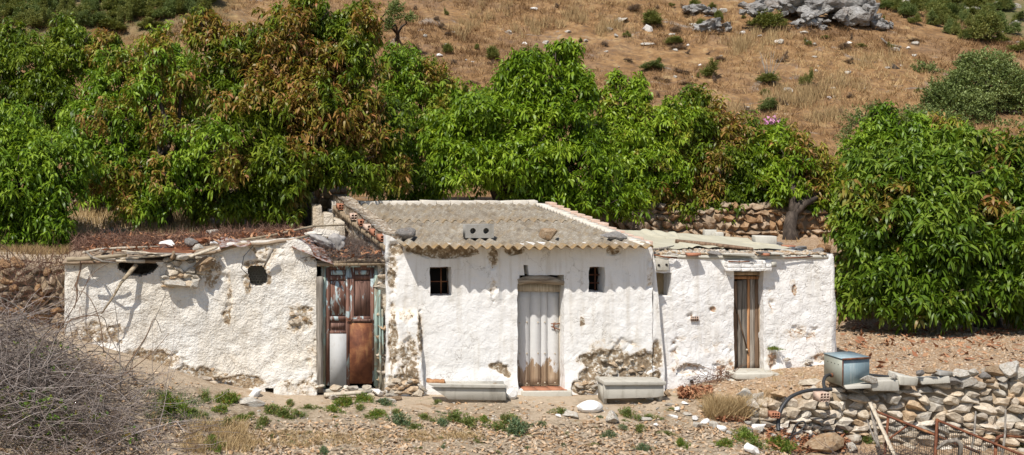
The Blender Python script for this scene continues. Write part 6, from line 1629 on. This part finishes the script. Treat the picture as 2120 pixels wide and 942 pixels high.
WL = [('bright green weed at the foot of the left wall', 470, 832, 60, 2), ('green weed left of the half sunk rock', 425, 826, 40, 0), ('green weed sprawling below the left wing rubble', 350, 850, 90, 2), ('tuft of weed right of the double door sill', 752, 830, 44, 2), ('weed tuft at the sill of the double door', 712, 838, 50, 2),
      ('leafy blue-green weed in front of the buttress', 797, 838, 40, 1), ('weed in the bare dirt left of the yard', 590, 864, 60, 0), ('reddish-green weed before the double door', 545, 880, 50, 0), ('weed nearest the brambles', 440, 925, 60, 2), ('weed beside the nearest dry twigs', 470, 880, 44, 0),
      ('blue-green weed in the middle of the yard', 830, 878, 60, 1), ('weed right of the blue-green one', 858, 888, 36, 0), ('spreading weed below the broken trough', 945, 872, 60, 0), ('weed spread below the white boulder by the threshold', 1050, 878, 60, 0), ('larger low weed in front of the threshold', 1068, 896, 80, 1),
      ('weed at the left of the lichen rock', 1160, 858, 40, 0), ('small weed behind the blocky pale rock', 1300, 862, 50, 0), ('weed right of the blocky pale rock', 1325, 892, 40, 0), ('weed in the dip before the path stones', 1410, 922, 40, 2), ('green weed between the white rocks at the path end', 1540, 908, 60, 2),
      ('green weed in the rubble at the bottom edge', 1610, 932, 70, 2), ('small weed near the bottom of the path', 1330, 932, 40, 1), ('weed on the grey boulder in the rubble pile', 1735, 892, 30, 0), ('weed at the bottom right behind the gate', 2105, 925, 50, 0), ('weed under the leaning planks', 1790, 915, 44, 0),
      ('small weed under the broken trough', 905, 835, 26, 0), ('tiny weed at the bench trough', 1390, 850, 22, 0), ('weed at the bottom edge left of centre', 670, 938, 40, 1), ('weed between the shale flakes', 1260, 905, 40, 1), ('weed below the left wall drain hole', 600, 838, 34, 0)]
for q in WL: weed(*q[:4], q[4])
for k, (x, y, w_) in enumerate([(400, 856, 50), (500, 868, 44), (560, 852, 60), (615, 858, 36), (520, 862, 40), (780, 860, 50), (880, 866, 44), (915, 878, 50), (970, 880, 60), (1000, 870, 40), (1030, 890, 60), (1085, 886, 50), (745, 846, 40), (690, 850, 44), (1345, 866, 40), (1290, 888, 40), (1380, 900, 36), (1500, 920, 50), (1560, 925, 60), (1640, 925, 50), (640, 846, 40), (455, 850, 50), (820, 856, 40), (1120, 880, 36)]):
    weed('low green weed in the scattered patches below the farmhouse', x, y, w_, [0, 2, 0, 1][k % 4], 'low weed patches in front of the farmhouse', .7)
for k in range(60): weed('tiny weed sprouting between the stones of the yard', r_w.uniform(430, 1420), r_w.uniform(845, 940), r_w.uniform(10, 24), k % 2, 'tiny weeds of the yard', .8)
# plant growing out of the right wing wall
o = weed('little green plant rooted in the wall right of the plank door', 1604, 760, 26, 2); o.location = P(1604, 724, 22.1); o.scale = (.22, .22, .16); o.name = 'wall_plant'; o['category'] = 'plant'
# orange dry grass clumps
def drypatch(label, x0, y0, x1, y1, n, h, mat, seed, wd=.010, lean=.55):
    r = np.random.default_rng(seed); c = GA(r.uniform(x0, x1, n//22), r.uniform(y0, y1, n//22)); q = np.repeat(c, 22, 0); q = q+r.normal(0, .045, q.shape)*np.array([1, 1, 0])
    return tag(blades('dry_grass', mat, q, h, wd, seed, lean), label, 'grass', kind='stuff')
drypatch('clump of orange dry grass at the foot of the gravel slope', 1468, 846, 1560, 868, 3300, .26, m_straw, 81)
drypatch('thin dry grass drooping beside the dark boulder', 1560, 862, 1590, 880, 300, .45, m_straw, 82, .008, .3)
drypatch('patches of flattened tan grass in the near yard', 480, 895, 800, 925, 4500, .05, m_straw, 83, .012, 1.3)
drypatch('tan grass stubble right of the yard centre', 820, 895, 1000, 912, 2200, .05, m_straw, 84, .012, 1.3)
drypatch('dry grass along the base of the brambles', 380, 880, 520, 940, 2400, .16, m_straw, 85)
drypatch('green grass sprouting between brambles and left wall', 300, 810, 430, 875, 1500, .09, m_weed, 86)
drypatch('sparse dry weeds on the gravel slope', 1500, 775, 1700, 830, 260, .10, m_straw, 87)
# white pipe / twigs by the drain
twigs('dead_twigs', 'dry red vine twigs trailing from the drain pipe of the right wing', 'twigs', 90, (8.6, 9.3, 21.8, 22.05), .35, .006, m_deadred, 9, lambda X, Y: H(X, Y)+.02, .5, zlift=.16)
twigs('dead_twigs', 'grey dry brushwood low at the right bottom below the ochre boulder', 'brushwood', 900, (9.6, 11.4, 18.4, 19.6), .45, .006, m_twig, 10, H, .5, zlift=.25, tint=.25)

# ------------------------------------------------------------------ brambles in the left foreground
def bz(X, Y):
    e = np.clip(1.5-((X+2.9)/2.9)**2-((Y-19.0)/1.7)**2, 0, 1)
    return H(X, Y)+e*(.18+.66*sstep(-.6, -3, X))
r = np.random.default_rng(90); n = 4200
cx_, cy2 = -2.9+r.normal(0, 1.25, n), 19.0+r.normal(0, .75, n); k = (cx_ < .1+.5*r.random(n)) & (cy2 < 21.3) & (cy2 > 17.2); cx_, cy2 = cx_[k], cy2[k]
hmax = bz(cx_, cy2)-H(cx_, cy2); c = np.stack([cx_, cy2, H(cx_, cy2)+hmax*r.random(len(cx_))**.6], -1)
d = r.normal(size=(len(c), 3))*np.array([1, .7, .35]); d[:, 2] += .0; d /= np.linalg.norm(d, axis=1)[:, None]
tubes('dry_brambles', 'thicket of dead grey bramble canes filling the left foreground', 'brambles', c, d, r.uniform(.3, 1.1, len(c)), r.uniform(.0025, .0085, len(c)), m_twig, r, .16, 5, 'stuff', None)
r = np.random.default_rng(191); n = 420; X_ = np.clip(-2.9+r.normal(0, 1.3, n), -5.2, .6); Y_ = 18.9+r.normal(0, .75, n)
c = np.stack([X_, Y_, H(X_, Y_)+(bz(X_, Y_)-H(X_, Y_))*r.uniform(.1, .9, n)], -1); d = r.normal(size=(n, 3))*np.array([1, .5, .4])+np.array([0, 0, .25]); d /= np.linalg.norm(d, axis=1)[:, None]
tubes('dry_brambles', 'thicker pale arching stems standing out of the dead bramble thicket', 'brambles', c, d, r.uniform(.6, 1.7, n), r.uniform(.006, .012, n), m_twig, r, .13, 6, 'stuff', None, .8)
n = 900; X_ = r.uniform(-5.5, -1.9, n); Y_ = r.uniform(22.0, 22.9, n)
c = np.stack([X_, Y_, np.where(Y_ < 22.55, 1.2+1.1*r.random(n), 2.2)], -1); d = r.normal(size=(n, 3)); d /= np.linalg.norm(d, axis=1)[:, None]
tubes('bank_twigs', 'dry brown twigs hanging over the stone bank at the left edge', 'dead twigs', c, d, r.uniform(.2, .8, n), r.uniform(.003, .007, n), m_deadred, r, .25, 4, 'stuff', None, .3)
canes = thing('bramble_canes', 'long reddish bramble canes arching up in front of the left wall', 'brambles', G(230, 800))
CN = [[(0, 615), (40, 640), (75, 700), (90, 750)], [(-10, 500), (30, 530), (60, 590), (80, 660)], [(110, 700), (150, 640), (190, 570), (225, 545)], [(250, 820), (248, 740), (242, 660), (228, 600), (190, 575)], [(215, 730), (205, 660), (180, 610), (150, 600)],
      [(130, 690), (150, 660), (210, 655), (225, 690), (250, 740)], [(160, 810), (190, 795), (250, 800), (300, 840), (315, 900)], [(20, 700), (60, 660), (120, 600), (130, 560)], [(260, 760), (300, 700), (320, 660), (335, 690)], [(240, 790), (290, 720), (330, 640), (345, 600)],
      [(250, 780), (310, 735), (350, 690)], [(60, 760), (90, 700), (130, 670), (200, 650), (240, 640)], [(0, 660), (60, 690), (110, 740), (150, 790)], [(300, 830), (370, 850), (400, 880)], [(400, 942), (440, 900), (470, 870)], [(330, 942), (350, 900), (420, 850)]]
for k, q in enumerate(CN):
    Y0 = 19.6+.9*((k*7) % 5)/5; pts = [np.array([*P(x, y, Y0+.12*j)]) for j, (x, y) in enumerate(q)]; Q3 = []
    for a in range(len(pts)-1):
        p0, p1, p2, p3 = pts[max(a-1, 0)], pts[a], pts[a+1], pts[min(a+2, len(pts)-1)]
        for u in np.linspace(0, 1, 6, endpoint=False): Q3.append(.5*((2*p1)+(p2-p0)*u+(2*p0-5*p1+4*p2-p3)*u*u+(3*p1-p0-3*p2+p3)*u**3))
    Q3.append(pts[-1]); mb = MB(); mb.tube(Q3, list(np.linspace(.010, .004, len(Q3))), 5); mb.build('cane', m_wood_brown if k % 3 else m_wood_grey, canes)
r = np.random.default_rng(93); n = 420
px_ = np.where(r.random(n) < .75, r.normal(90, 60, n), r.uniform(0, 330, n)); py_ = np.where(r.random(n) < .6, r.normal(860, 40, n), r.uniform(700, 940, n))
pp = []
for a, b in zip(px_, py_):
    Yq = r.uniform(18.2, 19.2) if b > 800 else r.uniform(19, 20.4); pp.append(P(a, b, Yq))
pp = np.array(pp); kk = (pp[:, 2] < bz(pp[:, 0], pp[:, 1])+.15) & (pp[:, 2] > H(pp[:, 0], pp[:, 1])); pp = pp[kk]
tt = r.normal(0, .5, pp.shape)+np.array([0, -.5, .8]); tt /= np.linalg.norm(tt, axis=1)[:, None]
m_bl = leaf('bramble_foliage', (.06, .12, .02), (.13, .22, .03), (.30, .34, .05), ((.40, .22, .06), (.50, .42, .06)), .55, .3)
o = leaves_mesh('bramble_leaves', m_bl, None, pp, tt, 5, .085, .045, .3, 94, (r.random(len(pp)) < .12)*1.0, 2, (20, 80), .10); tag(o, 'fresh green bramble leaves scattered through the dead canes', 'bramble leaves', kind='stuff')
